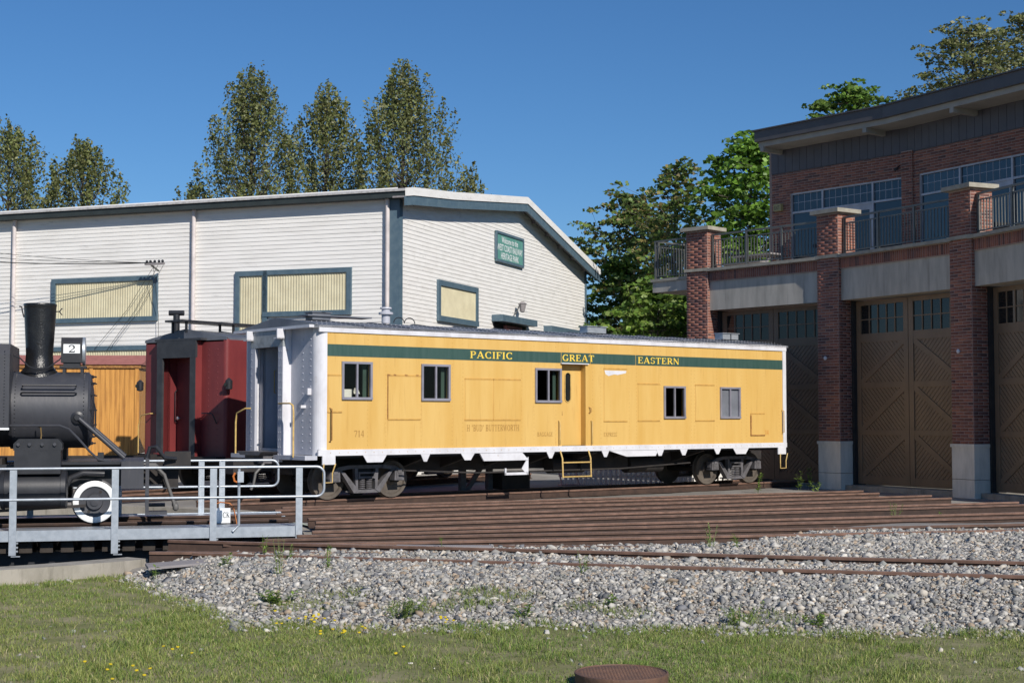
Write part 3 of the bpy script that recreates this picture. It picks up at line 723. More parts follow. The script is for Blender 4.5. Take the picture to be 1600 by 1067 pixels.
# ---- yellow car
YC = empty('baggage_car', (YA[0], YA[1], 0), R(38.7), 'yellow baggage and express railcar with a green stripe and white trim', 'railcar')
YL = 14.87
wins = [(.61,1.32,2.22,2.97), (2.69,3.42,2.21,2.96), (5.98,6.73,2.19,2.94), (10.23,10.94,1.81,2.57), (12.30,13.01,1.81,2.57)]
DO = (6.79, 7.55, 1.10, 3.10)
sw = holed_wall(MB(), .22, YL-.005, 1.10, 3.64, wins+[DO], 0, .10).build('side_wall', M['yellow'], YC)
MB().box(.22, YL-.1, YW-.1, YW, 1.1, 3.64).build('far_side_wall', M['yellow'], YC)
MB().box(YL-.12, YL-.02, .02, YW-.02, 1.1, 3.64).build('rear_end_wall', M['silver'], YC)
MB().box(.05, YL-.05, .05, YW-.05, 1.02, 1.12).build('floor', M['inner'], YC)
MB().box(.6, YL-.2, 3.1, 3.15, 1.12, 3.6).build('inner_lining', M['inner'], YC)  # dark sheet added so the windows look into shade
# green stripe in lengths (broken by the doorway panel joints)
for a, b in ((.222, 6.76), (6.775, 7.70), (7.715, 9.22), (9.235, YL-.12)):
    MB().box(a, b, -.004, .002, 3.105, 3.36).build('green_stripe', M['green'], YC)
fY = lambda off: (lambda a, b, k: (a, -off-k, b))
for txt, a, b in (('PACIFIC', 4.02, 5.27), ('GREAT', 6.80, 7.83), ('EASTERN', 9.30, 10.76)):
    tag(lettering(MB(), txt, a, b, 3.155, 3.315, fY(.004)).build('lettering', M['gold'], YC), 'gold serif word ' + txt)
for txt, a, b, c, d, m in (('H "BUD" BUTTERWORTH', 3.93, 5.47, 1.485, 1.63, 'fade'), ('714', .90, 1.16, 1.38, 1.52, 'fade'), ('714', 13.95, 14.17, 1.33, 1.46, 'redlett'), ('BAGGAGE', 6.02, 6.5, 1.35, 1.45, 'fade'), ('EXPRESS', 8.14, 8.58, 1.33, 1.43, 'fade')):
    lettering(MB(), txt, a, b, c, d, fY(0)).build('lettering', M[m], YC)
# white trim
MB().box(.0, YL+.02, -.03, .02, 3.615, 3.755).build('eave_trim', M['white'], YC)
MB().box(.0, YL+.02, -.025, .02, .985, 1.115).build('sill_trim', M['white'], YC)
MB().box(YL-.125, YL+.012, -.02, .03, 1.116, 3.614).build('corner_post', M['white'], YC)
corner_round(YC, M['white'], YW, .985, 3.745)
for (x, wt, wb, h) in ((1.43,.62,.40,.16), (2.77,.26,.08,.17), (3.95,.40,.17,.16), (6.42,.26,.08,.16), (8.18,.26,.08,.16), (10.05,.28,.1,.16), (10.9,.28,.1,.16), (12.15,.28,.08,.15), (13.05,.62,.36,.16)):
    MB().prism([(x-wt/2,.99),(x-wb/2,.99-h),(x+wb/2,.99-h),(x+wt/2,.99)], lambda a, b, d_: (a, d_, b), -.02, 0).build('sill_gusset', M['white'], YC)
MB().prism([(4.3,.985),(4.42,.80),(5.75,.80),(5.55,.985)], lambda a, b, d_: (a, d_, b), -.012, .03).build('skirt_plate', M['white'], YC)
MB().prism([(8.3,.985),(8.9,.83),(9.9,.83),(10.0,.985)], lambda a, b, d_: (a, d_, b), -.012, .03).build('skirt_plate', M['white'], YC)
for x in (.1, 14.52): MB().box(x, x+.32, -.03, .0, .80, .99).build('step_plate', M['white'], YC)
# windows
for i, (a, b, c, d) in enumerate(wins):
    w = MB().box(a-.035, b+.035, -.035, .03, d-.02, d+.03).box(a-.035, b+.035, -.045, .03, c-.04, c+.015).box(a-.035, a+.02, -.033, .03, c+.015, d-.02).box(b-.02, b+.035, -.033, .03, c+.015, d-.02).box((a+b)/2-.022, (a+b)/2+.022, -.03, .02, c+.015, d-.02).build('window', M['alu'], YC)
    for p, q in ((a+.02, (a+b)/2-.022), ((a+b)/2+.022, b-.02)):
        MB().add([(p,.0,c+.015),(q,.0,c+.015),(q,.0,d-.02),(p,.0,d-.02)], [(0,1,2,3)]).build('pane', M['glass'], w)
    if i == 4: MB().box(a, b, .03, .04, c, d).build('blind', mat('grey_blind', (.26,.26,.31), .7), w)
    if i < 3: MB().box(b-.11, b-.02, .14, .17, c-.1, d+.05).build('curtain', M['curtain'], w)
tl_ = empty('table_lamp', (YA[0]+YD[0]*1.1+YE[0]*.24, YA[1]+YD[1]*1.1+YE[1]*.24, 2.15), 0, 'small lamp with a white shade standing inside the first window of the yellow car', 'lamp')
MB().lathe((0,0,.16), (0,0,1), [(0,.085),(.13,.04)], 16, False).build('lamp_shade', M['cloth'], tl_)
MB().cyl((0,0,0), (0,0,.2), .02).build('stand', M['black'], tl_)
bd_ = tag(MB().box(-.14, .14, -.01, .01, 0, .26).build('white_board', M['cloth']), 'pale board leaning inside the first window of the yellow car', 'board')
bd_.location = (YA[0]+YD[0]*.86+YE[0]*.24, YA[1]+YD[1]*.86+YE[1]*.24, 2.15); bd_.rotation_euler = (0, 0, R(38.7))
wt_ = MB().box(.5, 1.6, .12, .8, 2.10, 2.15).build('table', M['inner'], YC)
# door recess
MB().box(DO[0]-.02, DO[0], .1, .24, DO[2], DO[3]).box(DO[1], DO[1]+.02, .1, .24, DO[2], DO[3]).build('door_reveal', M['yellow'], YC)
dmb = MB()
def oval_door(mb, x0, x1, z0, z1, ox, oz, rx, h, y):
    n = 24; ov = []
    for i in range(n):
        a = 2*math.pi*i/n; dz = (h/2-rx)*(1 if math.sin(a) > 0 else -1) if abs(math.sin(a)) > 1e-6 else 0
        ov.append((ox+rx*math.cos(a), oz+rx*math.sin(a)+dz))
    def proj_(p):
        dx, dz = p[0]-ox, p[1]-oz
        t = min((x1-ox)/dx if dx > 1e-9 else 1e9, (x0-ox)/dx if dx < -1e-9 else 1e9, (z1-oz)/dz if dz > 1e-9 else 1e9, (z0-oz)/dz if dz < -1e-9 else 1e9)
        return (ox+dx*t, oz+dz*t)
    outp = [proj_(p) for p in ov]; cor = [(x1,z1),(x0,z1),(x0,z0),(x1,z0)]
    for i in range(n):
        j = (i+1) % n
        poly = [ov[i], outp[i]]
        for c in cor:
            if min(outp[i][0],outp[j][0])-1e-6 <= c[0] <= max(outp[i][0],outp[j][0])+1e-6 and min(outp[i][1],outp[j][1])-1e-6 <= c[1] <= max(outp[i][1],outp[j][1])+1e-6 and c not in (outp[i], outp[j]): poly.append(c)
        poly += [outp[j], ov[j]]
        mb.add([(p[0], y, p[1]) for p in poly], [tuple(range(len(poly)))])
    return ov
ov = oval_door(dmb, DO[0], DO[1], DO[2]+.02, DO[3], 7.13, 2.53, .095, .72, .18)
dr = dmb.build('side_door', M['yellow'], YC)
MB().add([(p[0], .2, p[1]) for p in ov], [tuple(range(len(ov)))]).build('oval_pane', M['doorglass'], dr)
MB().tube([(p[0], .178, p[1]) for p in ov + [ov[0]]], .016, 6).build('oval_frame', M['handrail'], dr, smooth=60)
MB().tube([(6.86,.17,1.98),(6.89,.12,1.94),(6.9,.12,1.86),(6.87,.17,1.82)], .012).build('handle', M['rustedge'], dr)
MB().box(6.75, 7.6, -.02, .22, 1.075, 1.10).build('threshold', M['roofgrey'], YC)
MB().box(6.74, 7.62, -.055, .02, 3.085, 3.108).build('drip_strip', M['white'], YC)
for x in (6.68, 7.72): grab(YC, [(x,.0,1.72),(x,-.06,1.70),(x,-.06,1.16),(x,0,1.14)], M['handrail'])
MB().tube([(7.65,0,2.05),(7.68,-.05,2.02),(7.68,-.05,1.93),(7.65,0,1.9)], .012).build('hasp', M['rustedge'], YC)
# ladder below the door and crew steps
st = MB()
for x in (6.72, 7.62): st.tube([(x,-.02,1.0),(x,-.1,.82),(x,-.12,.36)], .02)
for z in (.72, .38): st.tube([(6.72,-.12,z),(7.62,-.12,z)], .018)
st.build('door_ladder', M['handrail'], YC, smooth=60)
for x in (.14, 14.62):
    MB().tube([(x,-.02,.82),(x-.03,-.04,.65),(x-.03,-.04,.42),(x+.2,-.04,.42),(x+.2,-.04,.62),(x+.29,-.02,.82)], .016).build('stirrup_step', M['handrail'], YC, smooth=60)
grab(YC, [(.28,.0,2.0),(.30,-.07,1.98),(.30,-.07,1.32),(.28,0,1.28)], M['rustedge'])
grab(YC, [(14.7,.0,2.0),(14.72,-.07,1.98),(14.72,-.07,1.4),(14.7,0,1.36)], M['handrail'])
# side panels: raised rectangles (blanked windows), hatch, seams
for a, b, c, d in ((1.78,2.63,1.77,2.70), (3.88,4.68,1.76,2.66), (4.71,5.5,1.76,2.66), (9.3,10.05,1.73,2.62), (11.35,12.05,1.73,2.62), (.24,.58,1.93,2.68), (13.46,14.0,1.33,1.88), (8.15,8.92,1.72,2.98)):
    mb = MB(); mb.box(a, b, -.010, .001, c, d)
    p_ = mb.build('blanking_panel', M['yellow'], YC)
    MB().box(a-.01, b+.01, -.014, 0, d, d+.035).build('batten', M['rivet'], p_); MB().box(a-.01, b+.01, -.014, 0, c-.03, c).build('batten', M['rivet'], p_)
pt = MB().prism([(8.16,2.955),(8.9,2.955),(8.88,2.90),(8.6,2.85),(8.5,2.865),(8.3,2.82),(8.2,2.86)], lambda a, b, d_: (a, d_, b), -.0125, -.0105).build('bare_patch', M['white'], YC)
MB().box(13.44, 13.475, -.02, 0, 1.33, 1.86).box(13.44, 14.0, -.024, 0, 1.315, 1.335).build('hatch_frame', M['rustedge'], YC)
for x in (1.74, 1.9, 2.2, 2.5):
    MB().prism([(x,2.735),(x+.03,2.75),(x+.09,2.74),(x+.07,2.71),(x+.02,2.715)], lambda a, b, d_: (a, d_, b), -.016, -.0142).build('rust_patch', M['rustedge'], YC)
MB().box(1.755, 1.775, -.0125, 0, 1.77, 2.75).build('rusty_seam', M['rustedge'], YC)
rv = MB()
for x in (1.25, 1.72, 2.66, 3.52, 3.82, 5.55, 5.92, 6.6, 7.78, 8.05, 9.0, 9.25, 10.1, 11.2, 11.32, 12.15, 13.1, 13.3, 14.0, 14.6):
    z = 1.2
    while z < 3.58:
        if not 3.08 < z < 3.38 and not any(w[0]-.05 < x < w[1]+.05 and w[2]-.05 < z < w[3]+.05 for w in wins): rivet(rv, (x, 0, z), (0,-1,0), .0115)
        z += .095
for zz, st_ in ((1.14,.07), (3.59,.09), (1.05,.22), (3.69,.3)):
    x = .3
    while x < YL-.15: rivet(rv, (x, 0 if zz in (1.14,3.59) else -.027, zz), (0,-1,0), .011); x += st_
tag(rv.build('rivets', M['rivet'], YC), kind='stuff')
# silver end
ew, ed, (py0, py1, pzo, pdx) = car_end(YC, YW, 1.0, 3.70, 1.84, 1.42, M['silver'], M['silver'], M['white'], None, M['silver'], 3.78)
MB().lathe((pdx-.008, py0+.55, 2.55), (-1,0,0), [(0,.16),(.01,.16)], 20).build('door_window', M['doorglass'], ed)
MB().tube([(pdx-.03,py1-.42,2.0),(pdx-.09,py1-.42,2.0),(pdx-.09,py1-.42,1.75)], .02).build('handle', M['black'], ed)
grab(YC, [(.3,py1-.23,2.85),(.25,py1-.25,2.85),(.25,py1-.25,2.35),(.3,py1-.23,2.35)], M['handrail'], .012)
rv = MB()
for yy in (.30, .62, .66+2.3):
    z = 1.15
    while z < 3.6: rivet(rv, (0, yy, z), (-1,0,0), .02); z += .145
for yy in (py0+.06, py0+.15, py1-.06):
    z = 1.0
    while z < 3.3: rivet(rv, (-.215, yy, z), (-1,0,0), .016); z += .16
tag(rv.build('end_rivets', M['silver'], YC), kind='stuff')
grab(YC, [(-.2,py0+.02,2.1),(-.32,py0-.02,2.1),(-.32,.62,2.1),(-.30,.52,2.05),(-.30,.5,1.9),(-.30,.5,.95)], M['handrail'], .02, 'end_handrail')
grab(YC, [(-.2,py1-.02,2.0),(-.28,py1+.1,2.0),(-.28,py1+.5,1.9),(-.28,py1+.55,1.7),(-.28,py1+.55,.9)], M['handrail'], .02, 'end_handrail')
MB().box(-.09, 0, .28, .34, 2.28, 2.42).box(-.12, 0, .50, .56, 2.0, 2.06).build('marker_bracket', M['white'], YC)
MB().box(-.3, -.0, 0.02, py0-.01, .90, .99).box(-.3, 0, py1+.01, YW-.02, .90, .99).build('end_sill', M['silver'], YC)
MB().box(-.30, -.2, py0-.0, py0+.22, .84, .99).build('sill_step', M['silver'], YC)
MB().box(-.24, .02, -.02, YW+.02, 3.70, 3.76).build('end_eave', M['white'], YC)
for y in (py0-.05, py1-.12): MB().box(-.38, -.2, y, y+.04, 3.5, 3.72).box(-.38, -.2, y, y+.16, 3.5, 3.53).build('eave_bracket', M['white'], YC)
bf = MB(); bf.prism([(py0+.15,1.06),(py1-.15,1.06),(py1-.3,.98),(py0+.3,.98)], lambda a, b, d_: (d_, a, b), -.62, -.2); bf.box(-.5, -.2, py0+.3, py1-.3, .80, .975); bf.build('buffer_plate', M['truck'], YC)
MB().box(-.95, -.1, 1.72, 1.97, .62, .86).box(-1.1, -.9, 1.66, 2.03, .58, .92).build('coupler', M['under'], YC)
MB().tube([(-.5,1.4,.8),(-.7,1.4,.6),(-.75,1.4,.35),(-.8,1.42,.25)], .03).build('air_hose', M['hose'], YC)
MB().box(YL, YL+.7, 1.52, 1.78, .62, .86).build('coupler', M['under'], YC)
# roof with vents
rf = car_roof(YC, YL, YW, 3.76, 3.97, M['roofgrey'], oh=.03)
rv = MB(); x = .0
while x < YL:
    for y in (.06, .28): rivet(rv, (x, y, 3.79+.06*(y > .1)), (0,0,1), .016)
    x += .12
tag(rv.build('roof_rivets', M['white'], YC), kind='stuff')
MB().lathe((2.78,1.6,3.98), (0,0,1), [(0,.1),(.2,.1),(.205,.17),(.25,.17),(.27,.1),(.33,.1),(.335,.14),(.37,.13),(.38,.02)], 20).build('smoke_jack', M['silver'], rf, smooth=35)
for a in (3.15, 3.45): MB().tube([(a+.15*math.cos(R(t)),1.6,4.0+.13*math.sin(R(t))) for t in range(0, 181, 20)], .012).build('roof_loop', M['black'], rf)
for x, w_ in ((.75,.3), (1.0,.22), (8.95,.4), (9.3,.3), (14.0,.3), (14.35,.28)):
    MB().box(x, x+w_, 1.5, 1.8, 3.98, 4.14).box(x-.03, x+w_+.03, 1.47, 1.83, 4.14, 4.16).build('roof_vent', M['galv'] if x > 5 else M['roofgrey'], rf)
MB().box(.6, 2.3, 1.45, 1.9, 4.06, 4.09).build('running_board', M['roofgrey'], rf)
# underframe
MB().box(.1, YL-.1, 1.25, 2.05, .55, .98).build('centre_sill', M['under'], YC)
MB().box(.1, YL-.1, .08, YW-.08, .93, 1.01).build('underframe', M['under'], YC)
for x in (2.9, 4.1, 5.4, 6.6, 7.9, 9.1, 10.4, 11.7): MB().prism([(.1,.93),(1.3,.62),(2.0,.62),(YW-.1,.93)], lambda a, b, d_: (d_, a, b), x, x+.12).build('cross_bearer', M['under'], YC)
MB().box(8.0, 9.6, .7, 1.3, .48, .9).build('equipment_box', M['under'], YC)
MB().cyl((7.2,1.0,.62), (8.3,1.0,.62), .2).build('air_tank', M['under'], YC, smooth=40)
MB().cyl((9.7,.9,.6), (10.9,.9,.6), .22).build('air_tank', M['under'], YC, smooth=40)
MB().tube([(2.4,.35,.62),(4.5,.35,.52),(9,.35,.52),(11.5,.35,.62)], .02).build('truss_rod', M['under'], YC)
bx_ = MB().box(5.05, 5.75, -.0, .03, .46, .52).box(5.05, 5.09, 0, .03, .46, .62).prism([(5.72,.46),(5.75,.46),(5.75,.88),(5.55,.6)], lambda a, b, d_: (a, d_, b), 0, .02); bx_.build('hanger_bracket', M['white'], YC)
MB().box(6.7, 7.6, 2.2, 2.9, .0, .42).build('battery_box', M['under'], YC)
sd = empty('jack_stand', (YA[0]+YD[0]*5.75+YE[0]*2.6, YA[1]+YD[1]*5.75+YE[1]*2.6, -.17), R(38.7), 'dark steel stand with a diagonal brace under the middle of the yellow car', 'stand')
MB().box(-.08, .08, -.06, .06, 0, 1.05).build('post', M['truck'], sd); MB().box(.78, .92, -.06, .06, 0, 1.05).build('post', M['truck'], sd)
MB().bar((.06,0,.05), (.76,0,.95), .07, .12).build('brace', M['truck'], sd); MB().box(-.1, .95, -.08, .08, .95, 1.08).build('beam', M['truck'], sd)
for x, nm in ((1.62, 'near'), (13.5, 'far')):
    t = freight_truck((x, YW/2, 0), 0, None); adopt(t, YC)

# ---- red caboose
CB = empty('caboose', (R0[0], R0[1], 0), RA, 'dark red caboose with black trimmed end door behind the locomotive', 'caboose')
RW = 3.03; CL = 10.5
MB().box(.1, CL, .0, .08, .82, 3.70).build('side_wall', M['red'], CB)
MB().box(.1, CL, RW-.08, RW, .82, 3.70).build('far_side_wall', M['red'], CB)
MB().box(CL-.08, CL-.01, .08, RW-.08, .82, 3.70).build('rear_wall', M['red'], CB)
corner_round(CB, M['red'], RW, .80, 3.72, .1)
ew, ed, (cy0, cy1, czo, cdx) = car_end(CB, RW, .82, 3.66, 1.58, 1.42, M['red'], M['red'], M['red'], M['dkgrey'], M['red'], 3.72, cr=.1, dx=.28)
dwn = MB().box(cdx-.03, cdx+.001, cy0+.28, cy0+.72, 2.2, 2.78).build('window_frame', M['dkgrey'], ed); MB().box(cdx-.034, cdx-.031, cy0+.32, cy0+.68, 2.25, 2.73).build('pane', M['doorglass'], dwn)
MB().lathe((cdx-.0,cy1-.33,1.78), (-1,0,0), [(0,.02),(.05,.02),(.06,.045),(.09,.045),(.1,.02)], 14).build('door_knob', M['lens'], ed, smooth=40)
grab(CB, [(cdx-.02,cy1-.25,2.5),(cdx-.1,cy1-.25,2.45),(cdx-.1,cy1-.25,1.7),(cdx-.02,cy1-.25,1.65)], M['black'], .014)
for yy, lb in ((.0, 0), (RW+.02, 1)):
    lm = MB().lathe((-.02, yy-.12 if lb == 0 else yy+.1, 2.6), (0,0,1), [(-.13,.03),(-.11,.085),(.09,.09),(.13,.05),(.16,.02)], 16).build('marker_lamp', M['black'], CB, smooth=40)
    MB().lathe((-.13, yy-.12 if lb == 0 else yy+.1, 2.6), (-1,0,0), [(0,.05),(.012,.045)], 14).build('lens', M['doorglass'], lm)
grab(CB, [(-.02,.7,1.9),(-.14,.7,1.9),(-.14,.35,1.9),(-.14,.3,1.85),(-.02,.3,1.65)], M['black'], .016)
grab(CB, [(-.02,2.6,1.9),(-.14,2.6,1.9),(-.14,2.95,1.85),(-.14,3.05,1.6),(-.14,3.05,.9)], M['handrail'], .016)
MB().box(-.2, .02, .7, 2.4, 3.705, 3.76).build('end_eave', M['dkgrey'], CB)
rv = MB()
for yy in (.3, .62, .95):
    z = .95
    while z < 3.6: rivet(rv, (0, yy, z), (-1,0,0), .018); z += .14
tag(rv.build('end_rivets', M['red'], CB), kind='stuff')
rf = car_roof(CB, CL, RW, 3.75, 3.99, M['roofgrey'], x0=.0, oh=-.02)
MB().box(-.35, CL, 1.2, 1.85, 4.17, 4.22).build('running_board', M['black'], rf)
for x in (-.18, 1.4, 3.0): MB().box(x, x+.05, 1.25, 1.3, 3.9, 4.17).build('board_post', M['black'], rf); MB().box(x, x+.05, 1.75, 1.8, 3.9, 4.17).build('board_post', M['black'], rf)
MB().cyl((.35,2.22,3.8), (.35,2.22,4.42), .085).build('stove_pipe', M['black'], rf, smooth=40)
MB().cyl((.35-.588*.19,2.22+.809*.19,4.46), (.35+.588*.19,2.22-.809*.19,4.46), .07, n=16).build('pipe_cap', M['black'], rf, smooth=40)
MB().box(-.3, 0, .0, RW, .72, .84).build('end_sill', M['under'], CB)
MB().lathe((-.25, 1.7, .86), (0,0,1), [(0,.3),(.03,.42),(.06,.42),(.07,.3)], 24).build('buffer_plate', M['red'], CB)
MB().box(-.9, -.1, 1.55, 1.85, .6, .84).box(-1.05, -.85, 1.5, 1.9, .55, .9).build('coupler', M['under'], CB)
MB().tube([(-.4,1.2,.75),(-.6,1.2,.5),(-.62,1.22,.2)], .03).build('air_hose', M['hose'], CB)
MB().box(.1, CL, .3, RW-.3, .55, .82).build('underframe', M['under'], CB)
for x in (1.8, CL-1.8):
    t = freight_truck((x, RW/2, 0), 0, None); adopt(t, CB)

# ---- ochre boxcar behind the locomotive
BC = empty('boxcar', (-10.62, 42.0, 0), R(3), 'ochre wooden boxcar with faded red roof edge behind the locomotive', 'boxcar')
BL = 12.2
wb_ = MB(); x = 0; k = 0
MB().box(-BL, 0, .03, 2.8, .78, 3.2).build('body', M['orange'], BC)
while x < BL-.01:
    o = MB().box(-x-.134, -x-.002, -.0, .031+.002*(k % 3), .72, 3.22).build('board', M['orange'], BC); x += .136; k += 1
for x in (-.06, -1.35, -2.8, -4.3, -5.8, -7.4, -9.0): MB().box(x-.05, x+.05, -.03, .0, .75, 3.2).build('side_post', M['orange'], BC)
MB().box(-BL-.05, .05, -.06, 2.86, 3.2, 3.3).build('roof_edge', M['rustedge'], BC)
MB().prism([(-.1,3.3),(2.9,3.3),(1.4,3.62)], lambda a, b, d_: (d_, a, b), -BL-.08, .08).build('roof', M['boxroof'], BC)
MB().box(-BL, 0, -.04, 2.8, .55, .72).build('sill', M['under'], BC)
MB().box(-BL+.2, -.2, .9, 1.9, .3, .55).build('underframe', M['under'], BC)
lettering(MB(), '02', -1.36-.42, -1.42+.12, 1.9, 2.12, lambda a, b, k: (a-.02, -.002-k, b)).build('lettering', M['black'], BC)
for x in (-2.0, -BL+2.0):
    t = freight_truck((x, 1.4, 0), 0, None); adopt(t, BC)

# ------------------------------------------------------------------ steam locomotive (x forward along the bridge, near side y<0)
LO = empty('steam_locomotive', (TC[0], TC[1], 0), BR, 'black steam locomotive numbered 2 with a white rimmed pilot wheel on the turntable', 'locomotive')
zc = 1.93; rb = .665
sb = MB().lathe((2.72,0,zc), (1,0,0), [(0,rb),(1.28,rb),(1.285,rb-.02),(1.32,rb-.05),(1.36,.35),(1.375,.02)], 48).build('smokebox', M['graphite'], LO, smooth=30)
for k in range(14):
    a = 2*math.pi*k/14; y, z = .60*math.cos(a), zc+.60*math.sin(a)
    MB().cyl((4.0,y,z), (4.07,y,z), .028, n=6).cyl((4.07,y,z), (4.12,y,z), .012, n=6).build('door_clamp', M['black'], sb)
rv = MB()
for xx in (2.80, 3.93):
    for k in range(60):
        a = 2*math.pi*k/60; rivet(rv, (xx, rb*math.cos(a), zc+rb*math.sin(a)), (0, math.cos(a), math.sin(a)), .013)
tag(rv.build('smokebox_rivets', M['black'], sb), kind='stuff')
MB().tube([(4.06,-.3,zc+.25),(4.12,-.3,zc+.0),(4.12,-.3,zc-.3)], .014).build('door_handle', M['black'], sb)
MB().tube([(2.92,-.60,2.33),(2.92,-.68,2.35),(3.8,-.68,2.35),(3.8,-.60,2.33)], .016).build('handrail', M['black'], sb, smooth=50)
MB().tube([(2.9,-.64,2.21),(2.93,-.69,2.22),(3.78,-.69,2.22),(3.81,-.64,2.21)], .016).build('handrail', M['black'], sb, smooth=50)
MB().lathe((2.70,0,zc), (1,0,0), [(0,rb+.012),(.05,rb+.012)], 48, False).build('boiler_band', M['black'], LO, smooth=30)
stk = MB().lathe((3.15,0,2.50), (0,0,1), [(-.06,.36),(.07,.34),(.12,.29),(.18,.245),(.4,.228),(1.18,.272),(1.24,.275),(1.27,.285),(1.29,.275),(1.29,.24),(1.1,.235)], 36, False).build('chimney', M['blackshine'], LO, smooth=50)
MB().tube([(3.42,0,3.66),(3.47,0,3.66),(3.52,0,3.72)], .01).tube([(3.47,0,3.66),(3.52,0,3.6)], .01).build('bracket', M['black'], stk)
MB().tube([(2.88,0,3.55),(2.85,0,3.66),(2.84,-.02,3.73),(2.80,-.02,3.74)], .012).build('bracket', M['black'], stk)
# headlight
hl = MB().prism([(-.2,2.76),(.2,2.76),(.2,3.12),(.14,3.2),(-.14,3.2),(-.2,3.12)], lambda a, b, d_: (d_, a, b), 3.52, 3.88).build('headlight', M['black'], LO)
MB().box(3.56, 3.84, -.207, -.2, 2.92, 3.08).build('number_plate', M['signwhite'], hl)
lettering(MB(), '2', 3.64, 3.76, 2.935, 3.065, lambda a, b, k: (a, -.2085-k, b)).build('lettering', M['black'], hl)
MB().lathe((3.88,0,2.96), (1,0,0), [(0,.25),(.045,.25),(.05,.22)], 28).build('lens_ring', M['galv'], hl, smooth=30)
MB().lathe((3.931,0,2.96), (1,0,0), [(0,.215),(.004,.01)], 28).build('lens', M['lens'], hl)
MB().box(3.5, 3.95, -.22, .22, 2.66, 2.70).box(3.55, 3.6, -.2, .2, 2.5, 2.66).box(3.85, 3.9, -.2, .2, 2.5, 2.66).box(3.56, 3.84, -.17, .17, 2.70, 2.755).build('headlight_shelf', M['black'], LO)
MB().tube([(2.76,-.5,2.86),(2.86,-.48,2.82),(3.0,-.46,2.68),(3.15,-.45,2.62),(3.32,-.42,2.66),(3.5,-.28,2.8),(3.52,-.2,2.84)], .012).build('conduit', M['black'], LO, smooth=50)
# tank and boiler behind
tk = MB().prism([(-1.02,1.62),(-1.02,2.86),(-.9,3.04),(.9,3.04),(1.02,2.86),(1.02,1.62)], lambda a, b, d_: (d_, a, b), -1.4, 2.74).build('side_tank', M['graphite'], LO)
rv = MB()
for z in np.arange(1.7, 2.95, .055): rivet(rv, (2.66,-1.02,z), (0,-1,0), .012)
tag(rv.build('tank_rivets', M['black'], tk), kind='stuff')
MB().box(-1.4, 2.75, -1.07, -1.0, 1.59, 1.625).build('white_edge', M['signwhite'], tk)
MB().cyl((-1.5,0,zc), (2.72,0,zc), rb-.02, n=40).build('boiler', M['black'], LO, smooth=30)
cabm = MB(); holed_wall(cabm, -3.2, -1.45, 1.2, 3.7, [(-2.7,-1.9,2.3,3.2)], -1.25, -1.2); holed_wall(cabm, -3.2, -1.45, 1.2, 3.7, [(-2.7,-1.9,2.3,3.2)], 1.2, 1.25); cabm.box(-1.5, -1.45, -1.2, 1.2, 1.2, 3.7).prism([(-1.4,3.7),(0,3.95),(1.4,3.7)], lambda a, b, d_: (d_, a, b), -3.4, -1.2)
cabm.build('cab', M['graphite'], LO)
# cylinders, valve chests
for s_ in (-1, 1):
    yc = s_*1.0
    cy = MB().lathe((2.62,yc,.59), (1,0,0), [(0,.26),(.02,.315),(.08,.325),(.085,.31),(.98,.31),(.985,.325),(1.06,.325),(1.08,.30),(1.09,.05)], 36).build('cylinder', M['black'], LO, smooth=30)
    MB().box(2.86, 3.6, yc-.3, yc+.3, .86, 1.25).build('valve_chest', M['black'], LO)
    MB().prism([(2.84,1.251),(3.62,1.251),(3.62,1.36),(3.55,1.44),(2.92,1.44),(2.84,1.36)], lambda a, b, d_: (a, d_, b), yc-.26, yc+.26).build('steam_chest_cover', M['black'], LO)
    for x in (2.92, 3.1, 3.3, 3.5):
        MB().cyl((x,yc+s_*.26,1.35), (x,yc+s_*.30,1.35), .03, n=6).build('cover_bolt', M['graphite'], LO)
    MB().box(2.9, 3.5, s_*.5, s_*.75, .6, 1.4).build('saddle', M['under'], LO)
MB().tube([(3.18,-.70,1.66),(3.24,-.78,1.62),(3.26,-.9,1.5),(3.26,-1.0,1.44),(3.26,-1.0,1.3)], .012).build('oil_pipe', mat('brass_pipe', (.45,.30,.12), .4, .6), LO, smooth=50)
MB().tube([(2.6,-.80,1.66),(3.55,-.80,1.66),(3.7,-.82,1.6),(3.85,-.84,1.45),(4.05,-.86,1.22),(4.2,-.86,1.08),(4.4,-.86,1.05)], .02).build('running_pipe', M['graphite'], LO, smooth=50)
MB().lathe((3.83,-.6,1.80), (0,-1,0), [(0,.11),(.06,.11),(.08,.06),(.1,.05)], 16).build('brace_flange', M['black'], LO, smooth=30)
MB().tube([(3.86,-.68,1.78),(4.62,-.72,1.1)], .04, 10).build('smokebox_brace', M['graphite'], LO, smooth=50)
MB().tube([(3.86,.68,1.78),(4.62,.72,1.1)], .04, 10).build('smokebox_brace', M['graphite'], LO, smooth=50)
